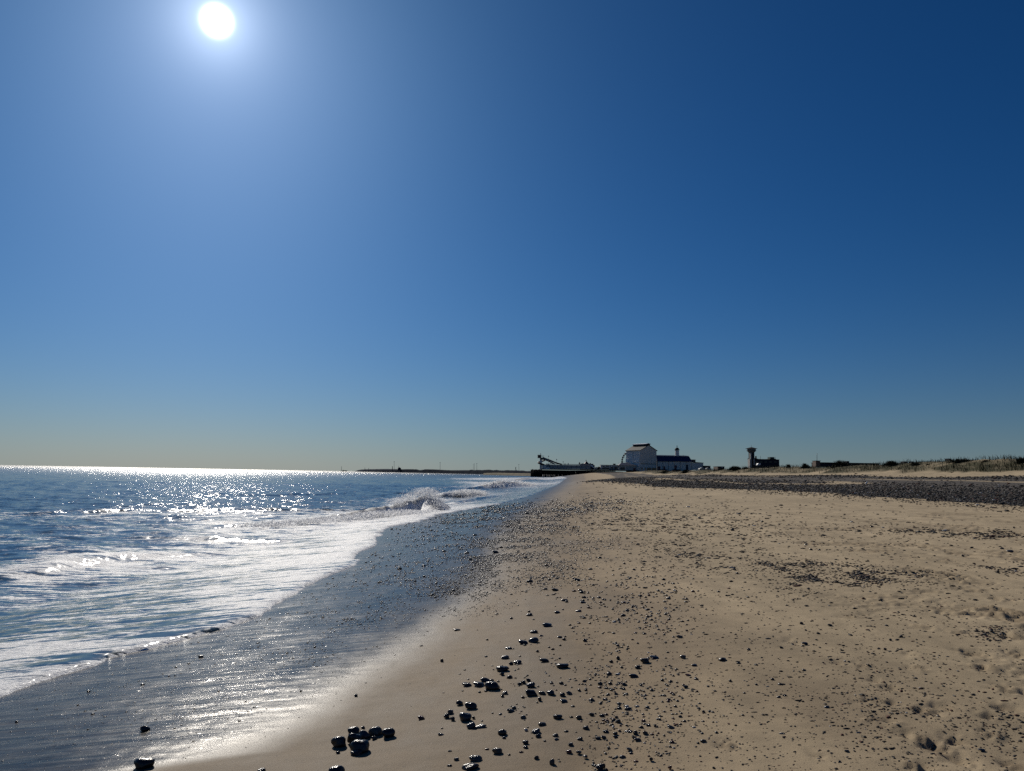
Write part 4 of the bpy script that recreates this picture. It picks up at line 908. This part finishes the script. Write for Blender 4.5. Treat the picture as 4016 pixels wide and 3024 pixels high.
for k in range(8):
    V, Fc = stone_shape(2, 80 + k, (k % 4)/4)
    me = bpy.data.meshes.new('pebble'); me.from_pydata(V.tolist(), [], Fc.tolist()); me.polygons.foreach_set('use_smooth', [True]*len(Fc)); me.materials.append(M_STONE); SMALL.append(me)
BLK, GRY, BRN, RED_, BLU, PAL = (.013,.013,.014,1), (.07,.068,.064,1), (.055,.042,.030,1), (.085,.022,.014,1), (.030,.036,.045,1), (.45,.44,.42,1)
COLN = {0: 'black', 1: 'grey', 2: 'brown', 3: 'reddish', 4: 'bluish grey', 5: 'whitish'}
PALC = [BLK, GRY, BRN, RED_, BLU, PAL]
# photo x, bottom y, width, height, colour, own label
BIG = [
(1329,2929,54,48,0,'black wet stone at the left end of the big cluster in the lower left centre'),
(1388,2877,40,30,0,'knobbly black stone at the top left of the big cluster'),
(1427,2896,44,36,4,'bluish black stone in the middle top of the big cluster'),
(1388,2915,50,46,0,'rounded black stone in the very centre of the big cluster'),
(1410,2952,70,58,0,'biggest black stone at the bottom of the cluster with a shiny front edge'),
(1396,2962,46,26,0,'low glinting stone pressed against the front of the biggest cluster stone'),
(1473,2884,50,38,1,'smooth greenish grey stone leaning left at the right side of the cluster'),
(1522,2892,46,42,0,'angular black stone at the right end of the big cluster'),
(1467,2900,20,16,2,'small brown pebble below the smooth grey cluster stone'),
(1424,2858,14,12,4,'tiny pale violet pebble behind the top of the cluster'),
(1326,2956,16,12,0,'small black pebble just below the left end of the big cluster'),
(1323,3040,54,40,0,'smooth black stone cut off by the bottom edge below the big cluster'),
(568,2866,32,22,0,'dark oval stone alone on the wet shining sand'),
(564,3011,76,44,0,'large dark wedge shaped stone near the bottom on the wet streaked sand'),
(787,2579,20,11,0,'small dark stone on the wet sand just below the foam edge'),
(1025,3026,30,14,2,'dark brown stone at the bottom edge left of the big cluster'),
(1733,2596,12,14,0,'small pointed black stone standing alone left of the scatter'),
(1396,2732,12,12,0,'small black stone alone on bare sand above the big cluster'),
(1651,2820,26,14,3,'reddish brown flat stone alone right of the big cluster'),
(1931,2704,58,36,0,'largest black stone of the row of stones in the middle foreground'),
(1878,2692,44,18,2,'low brown stone touching the largest stone of the middle row'),
(1832,2691,34,13,0,'flat black stone at the left end of the middle row'),
(1903,2673,36,16,0,'knobbly stone behind the largest stone of the middle row'),
(1969,2633,46,24,0,'domed black stone with a row of glints above the middle row'),
(1970,2649,15,15,0,'small stone directly in front of the domed glinting stone'),
(2029,2604,32,18,4,'bluish domed stone joined by a smaller one at its left'),
(2004,2607,17,13,0,'small stone touching the left side of the bluish domed stone'),
(2082,2696,32,22,4,'rounded blue black stone in the middle of the heap of small stones'),
(2083,2728,44,28,0,'brightly glinting stone at the bottom of the heap of small stones'),
(2126,2723,26,14,2,'brown stone right of the brightly glinting one'),
(2161,2725,28,21,4,'domed bluish stone right of the heap with a single glint'),
(1848,2780,42,29,0,'round black stone with a speckled shiny top left of centre'),
(1802,2764,25,19,0,'round black stone just left of the speckled shiny one'),
(1824,2825,46,35,4,'peaked blue black stone in a group of four'),
(1767,2798,22,17,1,'grey stone at the back of the group of four'),
(1751,2815,22,21,2,'dark brown stone at the left of the group of four'),
(1775,2824,18,15,0,'small black stone between the brown and the peaked one'),
(1848,2858,32,27,4,'dark shiny stone joined to a long grey one at its right'),
(1884,2856,40,16,1,'long grey stone stretching right from the dark shiny one'),
(1970,2882,33,25,0,'blocky black stone with two glints in the lower middle'),
(1952,2957,38,26,2,'smooth grey brown egg shaped stone in the lower middle'),
(1867,2984,44,23,1,'oval grey stone with one white glint at its left end'),
(1843,3018,60,26,0,'long notched dark stone near the bottom edge'),
(2187,2820,33,20,0,'dark slanting stone in the middle right of the foreground'),
(2126,2845,33,13,2,'narrow cigar shaped brown stone'),
(2102,2875,33,18,4,'bluish stone with a pale top left of a pointed one'),
(2111,2892,21,15,0,'pointed black stone right below the bluish pale topped one'),
(2353,3018,28,24,0,'round black stone at the bottom edge beside an upright splinter'),
(2368,3012,11,24,0,'thin upright splinter stone at the bottom edge'),
(2485,2656,38,14,0,'ragged low clump like stone in the right of the scatter'),
(2531,2600,33,22,0,'pyramid shaped black stone with a small one on its peak'),
(2567,2583,32,12,4,'flat bluish stone just behind the pyramid shaped one'),
(2632,2858,27,13,4,'flat shiny stone set apart on the right of the scatter'),
(2679,2582,20,16,1,'pale grey rounded stone at the right edge of the scatter'),
(2531,2881,21,15,2,'plain brown peaked stone at the lower right of the scatter'),
(3156,2527,24,10,0,'dark flat stone alone on the smooth sand right of the scatter'),
(3242,2777,22,9,4,'flat bluish stone alone in the right foreground'),
(3962,2166,22,11,4,'blue grey stone near the right edge on the dry sand'),
(3705,2083,20,8,5,'pale stone on the dry sand below the shingle on the right'),
(2873,2082,14,12,1,'grey stone with a smaller one on it, alone on the mid beach'),
(2700,1989,14,5,5,'small white stone far out on the mid beach'),
(1944,2170,22,13,0,'largest dark stone in the pebble belt by the wet sand'),
(1567,2233,18,9,0,'dark stone alone on the wet sand beyond the foam'),
(2205,2620,46,20,0,'dark low stone with a small one at its left, above the domed bluish stone'),
(2146,2457,37,16,4,'shiny domed stone at the upper left of the scatter'),
(2093,2483,31,14,0,'smooth brown black stone left of a long shadow, upper left of the scatter'),
(2093,2520,37,22,4,'bright topped peaked stone in the upper left of the scatter'),
(2052,2527,35,18,0,'low dark stone just left of the bright topped peaked one'),
(1994,2546,25,11,4,'oval blue grey stone furthest left in the upper scatter'),
]
MID = [(2054,2681,17,14,0),(2072,2672,17,13,0),(2038,2685,17,10,2),(2206,2730,21,15,0),(2232,2723,21,14,1),(1980,2723,21,13,2),(1970,2733,13,10,0),(2050,2737,11,8,3),(2117,2747,14,16,0),(2211,2755,27,13,4),(1856,2817,13,10,0),(2002,2792,27,13,1),(2052,2818,21,13,1),(2271,2820,23,17,2),(2063,2866,14,10,5),(2178,2890,22,14,0),(2182,2903,18,10,1),(1977,2898,14,11,0),(1729,2886,24,10,0),(2061,2919,22,18,0),(2062,2936,18,13,0),(1790,2984,18,14,4),(2104,2979,18,17,0),(2165,2999,20,26,2),(2044,2954,16,9,3),(1910,2942,15,9,3),(1765,2951,16,11,2),(1764,3008,17,10,0),(2238,2924,20,12,0),(2275,2904,20,14,0),(2232,2953,22,14,3),(2270,2955,20,12,1),(1981,2582,30,12,1),(2134,2595,38,14,0),
(2378,3025,13,14,0),(2295,2971,18,11,4),(2467,2941,22,10,1),(2502,2906,24,11,2),(2487,2896,18,10,0),(2554,2981,15,12,0),(2636,2914,17,11,3),(2627,3013,14,12,3),(2799,3015,11,9,0),(2492,2881,18,18,0),(2464,2872,30,8,2),(2413,2882,18,14,0),(2413,2892,18,9,0),(2377,2874,20,11,0),(2345,2899,22,11,0),(2367,2896,20,11,2),(2299,2861,22,15,0),(2320,2807,18,13,0),(2361,2810,20,10,0),(2425,2834,19,15,2),(2417,2816,14,10,2),(2523,2830,17,10,3),(2588,2826,15,10,0),(2586,2811,13,8,1),(2668,2814,16,10,0),(2542,2848,18,9,0),(2515,2856,18,10,0),(2572,2852,16,10,2),(2464,2786,27,12,0),(2428,2781,19,11,0),(2430,2763,16,9,1),(2318,2750,20,13,0),(2328,2750,11,8,1),(2375,2749,20,10,2),(2416,2727,16,12,2),(2456,2727,16,11,0),(2378,2704,17,11,0),(2354,2689,18,16,0),(2292,2677,16,12,0),(2445,2707,16,12,0),(2450,2691,20,14,0),(2501,2622,22,16,0),(2424,2585,14,14,0),(2396,2597,15,10,0),(2723,2613,22,9,0),(2689,2697,19,10,0),(2760,2796,12,12,0),(2783,2791,12,8,0),(2623,2746,16,8,0),(2528,2742,13,8,0),(2698,2649,22,6,3),
(2076,2416,24,13,0),(2184,2405,22,11,0),(2270,2401,20,11,4),(2214,2359,25,12,0),(2286,2367,22,10,0),(2291,2347,17,11,0),(2176,2316,25,10,0),(2139,2313,16,8,0),(2276,2318,18,9,0),(2123,2497,16,8,1),(2195,2502,20,10,0),(2108,2556,12,8,2),(1794,2474,24,8,0),(2294,2516,16,13,0),(2937,2551,14,12,4),(2898,2606,16,12,0),(2665,2501,22,12,1),
(3064,2542,14,8,0),(3210,2487,14,8,0),(3255,2454,18,8,0),(3054,2738,16,10,0),(3077,2731,16,9,0),(3269,2704,15,8,0),(3030,2870,12,7,0),(3067,2881,20,8,1),(3368,2878,18,8,4),(3321,2949,18,9,4),(3294,2990,12,8,4),(3576,2961,12,8,0),(3680,2814,14,10,1),(3851,2945,26,8,0),(3143,2447,14,10,0),(3534,2499,14,10,0),(3492,2511,12,8,0),(3472,2548,12,8,0),
(3930,2153,14,8,4),(3811,2149,14,6,0),(3776,2182,12,8,0),(3977,2070,10,6,0),(3181,2158,12,9,0),(3213,2159,12,8,0),(3161,2139,12,6,0),(3420,2067,12,6,0),(2778,2192,18,8,4),(2743,2032,12,6,0),(2843,2052,12,6,0),(2324,2057,14,8,0),(2264,2277,24,9,0),(2352,2190,16,8,0),(1741,2163,14,7,0),(1830,2171,20,8,0),(1844,2197,16,8,0),(1966,2149,14,8,0),(1863,2100,16,7,0),(2061,2191,16,7,0),(347,2713,14,7,0),(65,2833,14,8,0),(690,2618,10,5,0),(1180,2712,9,6,0),(905,2785,10,6,0)]
def zone(px, py):
    if py > 2560 and px < 1700: return 'on the bare wet sand left of the scatter'
    if py > 2780 and px < 2290: return 'in the near left part of the scatter'
    if py > 2780 and px < 2850: return 'in the near right part of the scatter'
    if py > 2560 and px < 2290: return 'in the middle left part of the scatter'
    if py > 2560 and px < 2850: return 'in the middle right part of the scatter'
    if px >= 2850 and py > 2400: return 'on the smooth sand right of the scatter'
    if py > 2290 and px < 2850: return 'in the upper part of the scatter'
    if px < 2250: return 'in the pebble belt beside the wet sand'
    return 'far up on the dry beach below the shingle'
rs = random.Random(21)
px_a = [b[0] for b in BIG + MID]; py_a = [b[1] for b in BIG + MID]
PTS = hit(px_a, py_a)
def put_stone(px, P, w, h, col, lb, grp, me, name, k):
    u = float(P[1]) / F; o = bpy.data.objects.new(name, me); C.objects.link(o)
    a, b_, c_ = w*u/2*0.98, w*u/2*rs.uniform(.6, .8), h*u*0.50
    o.scale = (a, b_, max(c_, .22*a)); o.rotation_euler = (rs.uniform(-.15, .15), rs.uniform(-.22, .22), rs.uniform(-.35, .35) + (math.pi if k % 2 else 0))
    y = float(P[1]) + b_*0.5; x = float(P[0]) * (y/float(P[1]))
    gz_ = float(ground_z(np.array([x]), np.array([y]))[0])
    o.location = (x, y, gz_ + c_*0.42)
    v = rs.uniform(.75, 1.25); cc = PALC[col]; o.color = (cc[0]*v, cc[1]*v, cc[2]*v, 1)
    tag(o, lb, 'stone' if name == 'stone' else 'pebble', grp)
for k, b in enumerate(BIG):
    put_stone(b[0], PTS[k], b[2], b[3], b[4], b[5], 'larger stones on the damp sand', SHP[k % 10], 'stone', k)
for k, b in enumerate(MID):
    z_ = zone(b[0], b[1])
    near_ = min(BIG, key=lambda g_: ((g_[0]-b[0])**2 + (2.2*(g_[1]-b[1]))**2)); dx0, dy0 = b[0]-near_[0], 2.2*(b[1]-near_[1])
    sh_ = near_[5]
    for cut in (' in a ', ' in the ', ' at the ', ' with ', ' alone', ' just ', ' on the ', ' near ', ' beside ', ' touching ', ' behind ', ' above ', ' of the ', ' left', ' right', ' below ', ' stretching ', ' joined ', ' far ', ' directly ', ' set ', ' standing ', ' cut ', ' between ', ' pressed ', ' leaning '): sh_ = sh_.split(cut)[0]
    dist_ = math.hypot(dx0, dy0); far_ = 'just' if dist_ < 60 else ('a little' if dist_ < 130 else 'well')
    if dist_ < 420 and len(sh_.split()) < 6:
        z_ = (('%s to the right of the %s' if dx0 > 0 else '%s to the left of the %s') if abs(dx0) > abs(dy0) else ('%s below the %s' if dy0 > 0 else '%s above the %s')) % (far_, sh_)
    put_stone(b[0], PTS[len(BIG) + k], b[2], b[3], b[4], ('%s %s wet pebble %s' % ('flat' if b[2] > 2.1*b[3] else ('tall' if b[3] > .85*b[2] else ('tiny' if b[2] < 13 else 'small')), COLN[b[4]], z_)), 'small pebbles scattered over the damp sand', SHP[(k*3) % 10] if b[2] > 15 else SMALL[k % 8], 'pebble', k)

seen = {}
for o in [o for o in C.objects if o.name.startswith('pebble') and o.get('label')]: seen.setdefault(o['label'], []).append(o)
for lb, L_ in seen.items():
    if len(L_) > 1:
        L_.sort(key=lambda o: o.location.y)
        for o, w_ in zip(L_, (['nearest', 'farther'] if len(L_) == 2 else ['nearest', 'second nearest', 'third nearest', 'fourth nearest', 'fifth nearest', 'sixth nearest', 'seventh nearest', 'eighth nearest'] + ['far']*40)):
            t_ = w_ + ' ' + lb
            if w_ != 'far' and len(t_.split()) <= 16: o['label'] = t_
# pebbles nobody could count: positions drawn over the beach, thicker where the belts lie
gi, gj = np.meshgrid(np.arange(GX.shape[0] - 1), np.arange(GX.shape[1] - 1), indexing='ij')
cx_ = (GX[:-1, :-1] + GX[1:, 1:])/2; cy_ = (GY[:-1, :-1] + GY[1:, 1:])/2; cz_ = (GZ[:-1, :-1] + GZ[1:, 1:])/2
QX, QY = proj(cx_, cy_, cz_)
area = np.abs((GX[1:, 1:] - GX[:-1, :-1]) * (GY[1:, 1:] - GY[:-1, :-1]) - (GX[1:, :-1] - GX[:-1, 1:])*(GY[1:, :-1] - GY[:-1, 1:])*0)
rr_ = np.hypot(cx_, cy_); dr_ = np.diff(Rg)[:, None]; da_ = np.diff(azg)[None, :]
cell = rr_ * dr_ * da_
scr = cell * F*F * np.abs(CAMZ - cz_) / np.maximum(rr_, .5)**3        # how large a cell shows from eye height
ok = (cy_ > 3.6) & (cy_ < 420) & (np.abs(np.arctan2(cx_, cy_)) < rad(36)) & (cz_ < CAMZ + 2)
seaward = E_(cy_) - cx_
def draw(dens, n, seed):
    r_ = np.random.default_rng(seed); w = (dens * ok).ravel(); w = w / w.sum()
    idx = r_.choice(len(w), n, p=w); i, j = np.unravel_index(idx, cx_.shape); a, b_ = r_.random(n), r_.random(n)
    R_ = Rg[i] + (Rg[i+1] - Rg[i])*a; A_ = azg[j] + (azg[j+1] - azg[j])*b_
    x, y = R_*np.sin(A_), R_*np.cos(A_)
    z = GZ[i, j]*(1-a)*(1-b_) + GZ[i+1, j]*a*(1-b_) + GZ[i, j+1]*(1-a)*b_ + GZ[i+1, j+1]*a*b_
    return x, y, z
def gs(L_):
    d_ = np.zeros_like(QX)
    for a, b_, sa, sb, am in L_: d_ += am*np.exp(-((QX-a)/sa)**2 - ((QY-b_)/sb)**2)
    return d_
clump = lambda sx, sy, sd, lo: sstep(fbm(cx_/sx, cy_/sy, sd, 3), lo, lo + .35) + .12
V0, F0 = ico(1); V1, F1 = ico(2)
VAR = [stone_shape(1, 300 + k, .5)[0] for k in range(12)]
def scatter(name, x, y, z, size, tones, gloss, label, flat=(.4, .75), wide=(.8, 1.6), sink=.25, oct_=False):
    n = len(x); r_ = np.random.default_rng(len(name))
    if oct_:
        bv = np.array([(1,0,0),(0,1,0),(-1,0,0),(0,-1,0),(.1,.1,1),(0,0,-.5),(.6,.6,.55),(-.6,.5,.6)], float)[:6]; bf = np.array([(0,1,4),(1,2,4),(2,3,4),(3,0,4),(1,0,5),(2,1,5),(3,2,5),(0,3,5)])
        bases = [bv * (1 + .25*r_.normal(size=bv.shape)*.5) for _ in range(8)]
    else: bf = F0; bases = VAR
    m = len(bases[0]); bi = r_.integers(0, len(bases), n); Bv = np.array(bases)[bi]
    an = r_.random(n)*2*math.pi; sx_ = size*r_.uniform(*wide, n)/2; sy_ = size/2; sz_ = size*r_.uniform(*flat, n)/2
    P = Bv * np.stack([sx_, sy_, sz_], -1)[:, None, :]
    c, s_ = np.cos(an*.25)[:, None], np.sin(an*.25)[:, None]
    X = P[..., 0]*c - P[..., 1]*s_ + x[:, None]; Y = P[..., 0]*s_ + P[..., 1]*c + y[:, None]; Z = P[..., 2] + (z + sz_*(1 - 2*sink))[:, None]
    V = np.stack([X, Y, Z], -1).reshape(-1, 3); Q = (bf[None] + (np.arange(n)*m)[:, None, None]).reshape(-1, 3)
    tn = np.array([PALC[t_] for t_ in r_.choice(len(tones), n, p=tones)]) * r_.uniform(.6, 1.5, n)[:, None]; tn[:, 3] = 1
    me = np_mesh(name, V, Q, M_PEB, attrs={'tone': np.repeat(tn, m, 0), 'gloss': np.repeat(np.broadcast_to(gloss, (n,)), m)}, tri=True)
    o = link_mesh(name, me); tag(o, label, kind='stuff'); return o
u_of = lambda x, y: np.hypot(x, y) / F
dry_side = sstep(-seaward, 0.15, 0.4)
# 1 foreground scatter
dn = scr * gs([(2450,2450,170,120,1.0),(2470,2680,190,150,.55),(2400,2900,280,110,.38),(2300,2290,200,50,.9),(2100,2620,200,200,.16),(2700,2750,250,250,.10),(2550,2350,150,60,.8),(2900,2500,300,300,.05)]) * clump(.35, .5, 401, -.15) * dry_side
x, y, z = draw(dn, 1500, 1); sz = u_of(x, y) * np.exp(RNG.normal(math.log(7.0), .38, len(x)))
scatter('small_pebbles', x, y, z, sz, [.52, .12, .18, .13, .03, .02], .85, 'countless small dark wet pebbles strewn over the damp sand')
# 2 belt by the wet edge
dn = scr * gs([(1830,2330,110,60,2.2),(1950,2210,110,70,2.6),(2030,2120,110,50,3.2),(2120,2050,120,34,4.5),(2220,2000,120,20,4.5),(2150,2230,120,60,1.4),(2300,2130,120,50,.9),(2380,1975,160,20,2.5),(1600,2250,170,80,.45),(1420,2400,180,70,.25),(1750,2120,150,50,.8),(1850,2040,120,25,2),(2000,1995,120,15,2.5),(1200,2560,250,100,.10),(700,2750,400,120,.03)]) * clump(.5, .9, 411, -.25) * sstep(-seaward, .05, .3)
x, y, z = draw(dn, 15000, 2); sz = u_of(x, y) * np.exp(RNG.normal(math.log(4.4), .33, len(x)))
scatter('belt_pebbles', x, y, z, sz, [.60, .12, .14, .09, .04, .01], .92, 'dense belt of dark glistening pebbles along the edge of the wet sand', flat=(.28, .6))
dn = scr * gs([(1300,2450,420,220,1.0),(650,2750,520,220,.8),(1700,2200,220,130,1.6),(1950,2040,150,50,2)]) * clump(.6, .5, 415, -.5) * sstep(-seaward, .05, .3) * sstep(wetness(cx_, cy_), .5, .7)
x, y, z = draw(dn, 9000, 6); sz = u_of(x, y) * np.exp(RNG.normal(math.log(2.6), .4, len(x)))
scatter('wet_grit', x, y, z, sz, [.5, .25, .2, .03, .02, .0], .95, 'fine glistening grit all over the wet sand', flat=(.15, .40), sink=.3, oct_=True)
# 3 dry right side and mid beach
dn = scr * (gs([(3080,2235,230,28,2.6),(3350,2265,230,28,1.8),(3850,2098,170,15,3.4),(3600,2080,120,10,1.2),(3950,2230,120,22,1.2),(2750,2180,200,50,.7),(2600,2050,300,45,.8),(3300,2100,500,50,.30),(3930,2480,90,22,1.3),(3560,2720,350,200,.12),(3940,2750,100,150,.3),(3620,2460,150,40,.3),(3150,2300,200,40,.6)]) * clump(.5, .7, 421, -.1) + .035*(QX > 2300)) * dry_side * (1 - shingle(cx_, cy_))
x, y, z = draw(dn, 12500, 3); sz = u_of(x, y) * np.exp(RNG.normal(math.log(5.2), .36, len(x)))
scatter('dry_pebbles', x, y, z, sz, [.34, .16, .33, .12, .04, .01], .25, 'scattered dull dark pebbles in patches over the dry sand', flat=(.25, .5), wide=(1., 2.4))
# 4 shingle bank
dn = scr * np.clip(shingle(cx_, cy_) + .16*sstep(cx_, G_(cy_) - 6, G_(cy_) + .5)**2*(cx_ < H_(cy_)), 0, 1) * (cy_ < 330)
x, y, z = draw(dn + cell*0.002*(shingle(cx_, cy_) > .25)*(cy_ < 330), 24000, 4); sz = np.clip(u_of(x, y) * np.exp(RNG.normal(math.log(4.3), .4, len(x))), .035, .3)
scatter('shingle', x, y, z, sz, [.26, .34, .28, .05, .04, .03], .12, 'broad bank of grey black shingle below the dunes', flat=(.3, .55), sink=.25)

# ------------------------------------------------------------------ dune grass and bushes
M_GRASS, t_, p_ = new_mat('marram_blades')
ca = N(t_, 'ShaderNodeAttribute', attribute_name='tone'); L(t_, ca.outputs['Color'], p_.inputs['Base Color']); p_.inputs['Roughness'].default_value = .7; p_.inputs['Specular IOR Level'].default_value = .2
def blades(name, x, y, z, h, lean, tone, label=None, kind=None, parent=None, width=.026):
    n = len(x); r_ = np.random.default_rng(n); a = r_.random(n)*2*math.pi; wv = width*r_.uniform(.7, 1.4, n)
    lx = r_.normal(-.18, lean, n)*h; ly = r_.normal(0, lean, n)*h
    dx, dy2 = np.cos(a)*wv, np.sin(a)*wv
    V = np.stack([np.stack([x-dx, y-dy2, z-.05], -1), np.stack([x+dx, y+dy2, z-.05], -1), np.stack([x+dx*.6+lx*.35, y+dy2*.6+ly*.35, z+h*.6], -1), np.stack([x-dx*.6+lx*.35, y-dy2*.6+ly*.35, z+h*.6], -1), np.stack([x+lx, y+ly, z+h], -1)], 1)
    b = (np.arange(n)*5)[:, None]
    Q = np.concatenate([b + [0, 1, 2], b + [0, 2, 3], b + [3, 2, 4]], 0)
    me = np_mesh(name, V.reshape(-1, 3), Q, M_GRASS, smooth=False, attrs={'tone': np.repeat(tone, 5, 0)}, tri=True)
    o = link_mesh(name, me, None, parent)
    if kind: tag(o, label, kind=kind)
    return o
okg = (cy_ > 40) & (cy_ < 620) & (np.arctan2(cx_, cy_) < rad(38)) & (np.arctan2(cx_, cy_) > rad(8))
ok = okg
tf = turf(cx_, cy_)
x, y, z = draw(tf**1.5 * cell / np.maximum(rr_, 30)**1.55, 80000, 5)
cl = fbm(x/3.2, y/5, 501, 3)
h = (.34 + .48*sstep(cl, -.2, .5)) * RNG.uniform(.6, 1.15, len(x)) * (1 + np.clip(y - 150, 0, 400)/900)
g1 = np.array([.022, .027, .012]); g2 = np.array([.070, .066, .030]); mixv = np.clip(.45 + .5*RNG.normal(size=len(x))*.5 - cl*.6, 0, 1)[:, None]
tone = np.concatenate([g1*(1-mixv) + g2*mixv, np.ones((len(x), 1))], 1)
blades('marram_grass', x, y, z, h, .28, tone, 'rough olive marram grass covering the crest of the dunes', 'stuff')
BUSH = [(3300,1838,86,34,'dense dark bush sticking up highest in the middle of the dunes'),(3498,1836,62,30,'dark feathery tussock right of the rounded mound'),(3772,1839,96,24,'wide low dark bush in the hollow below the house chimney'),(2885,1846,64,20,'dark hump of scrub between the cottages and the lookout tower'),(3094,1836,20,16,'small tussock on the crest just right of the station building'),(4006,1822,36,28,'tussock on the high dune at the right edge'),(2926,1846,26,14,'low dark tussock left of the lookout tower foot'),(3160,1832,34,16,'feathery tussock between station building and brown hut'),(3590,1838,40,18,'low tussock in front of the twin chimney house'),(2690,1852,40,8,'low scrub strip at the foot of the long hall'),(2610,1853,50,7,'low scrub strip in front of the hall doors near the theatre'),(3640,1846,10,8,'tiny reddish tuft on the sandy face below the long roof'),(3870,1838,34,14,'reddish brown scrub on the pale sand slope of the high dune')]
for px, pb, w, hgt, lb in BUSH:
    Kx = None
    t = np.linspace(60, 700, 1500); d_ = ray(px, pb); d_ = d_/d_[1]; X = d_[0]*t; i0 = int(np.argmax(X > Cr_(t)*.97)) if (X > Cr_(t)*.97).any() else len(t)-1
    Yb = float(t[i0]); Xb = float(X[i0]); ub = Yb/F; zb = float(ground_z(np.array([Xb]), np.array([Yb]))[0])
    ztop = at(px, pb - hgt, Yb)[2]; hh = max(float(ztop) - zb, hgt*ub*.6)
    e = empty('bush', (Xb, Yb, zb)); tag(e, lb, 'bush', 'bushes and tussocks on the dunes')
    n = int(250 + w*9); r_ = np.random.default_rng(int(px)); rx = w*ub/2
    q1 = r_.normal(size=n)*.42*rx; q2 = r_.normal(size=n)*.42*rx*.6
    hb = hh * np.clip(1.05 - (np.abs(q1)/rx)**2, .25, 1.1) * r_.uniform(.35, 1.05, n)
    m_ = np.clip(r_.random(n)[:, None]*1.2 - .35, 0, 1); red = 'reddish' in lb
    tn = (np.array([.018, .022, .011])*(1-m_) + (np.array([.09, .04, .02]) if red else np.array([.065, .062, .03]))*m_); tn = np.concatenate([tn, np.ones((n, 1))], 1)
    blades('foliage', q1, q2, -.02*hh + np.zeros(n), hb, .3, tn, parent=e, width=max(.05, .9*ub))
    MB().tube([(0, 0, -.2), (rx*.1, 0, hh*.35)], [.06, .03], 5).build('stem', M_BROWN, e)

# ------------------------------------------------------------------ spray over the breaking waves
M_SPRAY, t_, p_ = new_mat('spray'); p_.inputs['Base Color'].default_value = (.95, .95, .95, 1); p_.inputs['Roughness'].default_value = .5
tl = N(t_, 'ShaderNodeBsdfTranslucent'); tl.inputs[0].default_value = (.97, .97, .97, 1); mx = N(t_, 'ShaderNodeMixShader'); mx.inputs[0].default_value = .5
L(t_, p_.outputs[0], mx.inputs[1]); L(t_, tl.outputs[0], mx.inputs[2]); L(t_, mx.outputs[0], t_.nodes['Material Output'].inputs[0])
def spray(name, pts, n, spread, up, size, label, seed):
    r_ = np.random.default_rng(seed); P = hit([p[0] for p in pts], [p[1] for p in pts], 0.0); H = np.array([p[2] for p in pts])
    k = r_.random(n)*(len(pts)-1); i = np.minimum(k.astype(int), len(pts)-2); f = k - i
    X = P[i, 0]*(1-f) + P[i+1, 0]*f + r_.normal(size=n)*spread; Y = P[i, 1]*(1-f) + P[i+1, 1]*f + r_.normal(size=n)*spread
    hh = (H[i]*(1-f) + H[i+1]*f)
    Z = hh*(r_.random(n)**.7*up + .12)
    sz = size*np.exp(r_.normal(size=n)*.45)*(1.25 - Z/(hh*1.3 + .01)*.7)
    q1 = r_.normal(size=(n, 3)); q1 /= np.linalg.norm(q1, axis=1)[:, None]; q2 = np.cross(q1, r_.normal(size=(n, 3))); q2 /= np.linalg.norm(q2, axis=1)[:, None]
    P0 = np.stack([X, Y, Z], -1); s1 = (sz*r_.uniform(.7, 1.5, n))[:, None]; s2 = (sz*r_.uniform(.7, 1.5, n))[:, None]; q3 = np.cross(q1, q2)*sz[:, None]*.5
    V = np.stack([P0 + q1*s1, P0 + q2*s2 + q3, P0 - q1*s1, P0 - q2*s2 + q3], 1)      # thin curved sheets of water
    Q = (np.array([(0,1,2),(0,2,3)])[None] + (np.arange(n)*4)[:, None, None]).reshape(-1, 3)
    o = link_mesh(name, np_mesh(name, V.reshape(-1, 3), Q, M_SPRAY, tri=True)); tag(o, label, kind='stuff')
spray('sea_spray', [(1735,2014,.35),(1710,2008,.95),(1685,2005,1.2),(1650,2003,1.15),(1600,2006,.9),(1540,2013,.6)], 13000, .28, 1.15, .020, 'burst of white spray thrown up where the nearest wave hits the sand', 1)
spray('surf_foam', [(1720,2022,.22),(1600,2022,.3),(1450,2030,.28),(1250,2048,.18),(1000,2066,.1)], 9000, .5, 1.0, .022, 'lumpy white foam tumbling along the nearest breaking wave', 2)
spray('sea_spray', [(1780,1949,.5),(1820,1948,.62),(1865,1943,.55),(1885,1941,.3)], 4500, .45, 1.1, .035, 'white foam crest on the small second wave', 3)
spray('sea_spray', [(1890,1916,.5),(1940,1914,1.0),(1975,1911,1.35),(2040,1907,.9),(2090,1904,.35)], 6000, .7, 1.05, .05, 'white foam crest on the third wave further along', 4)
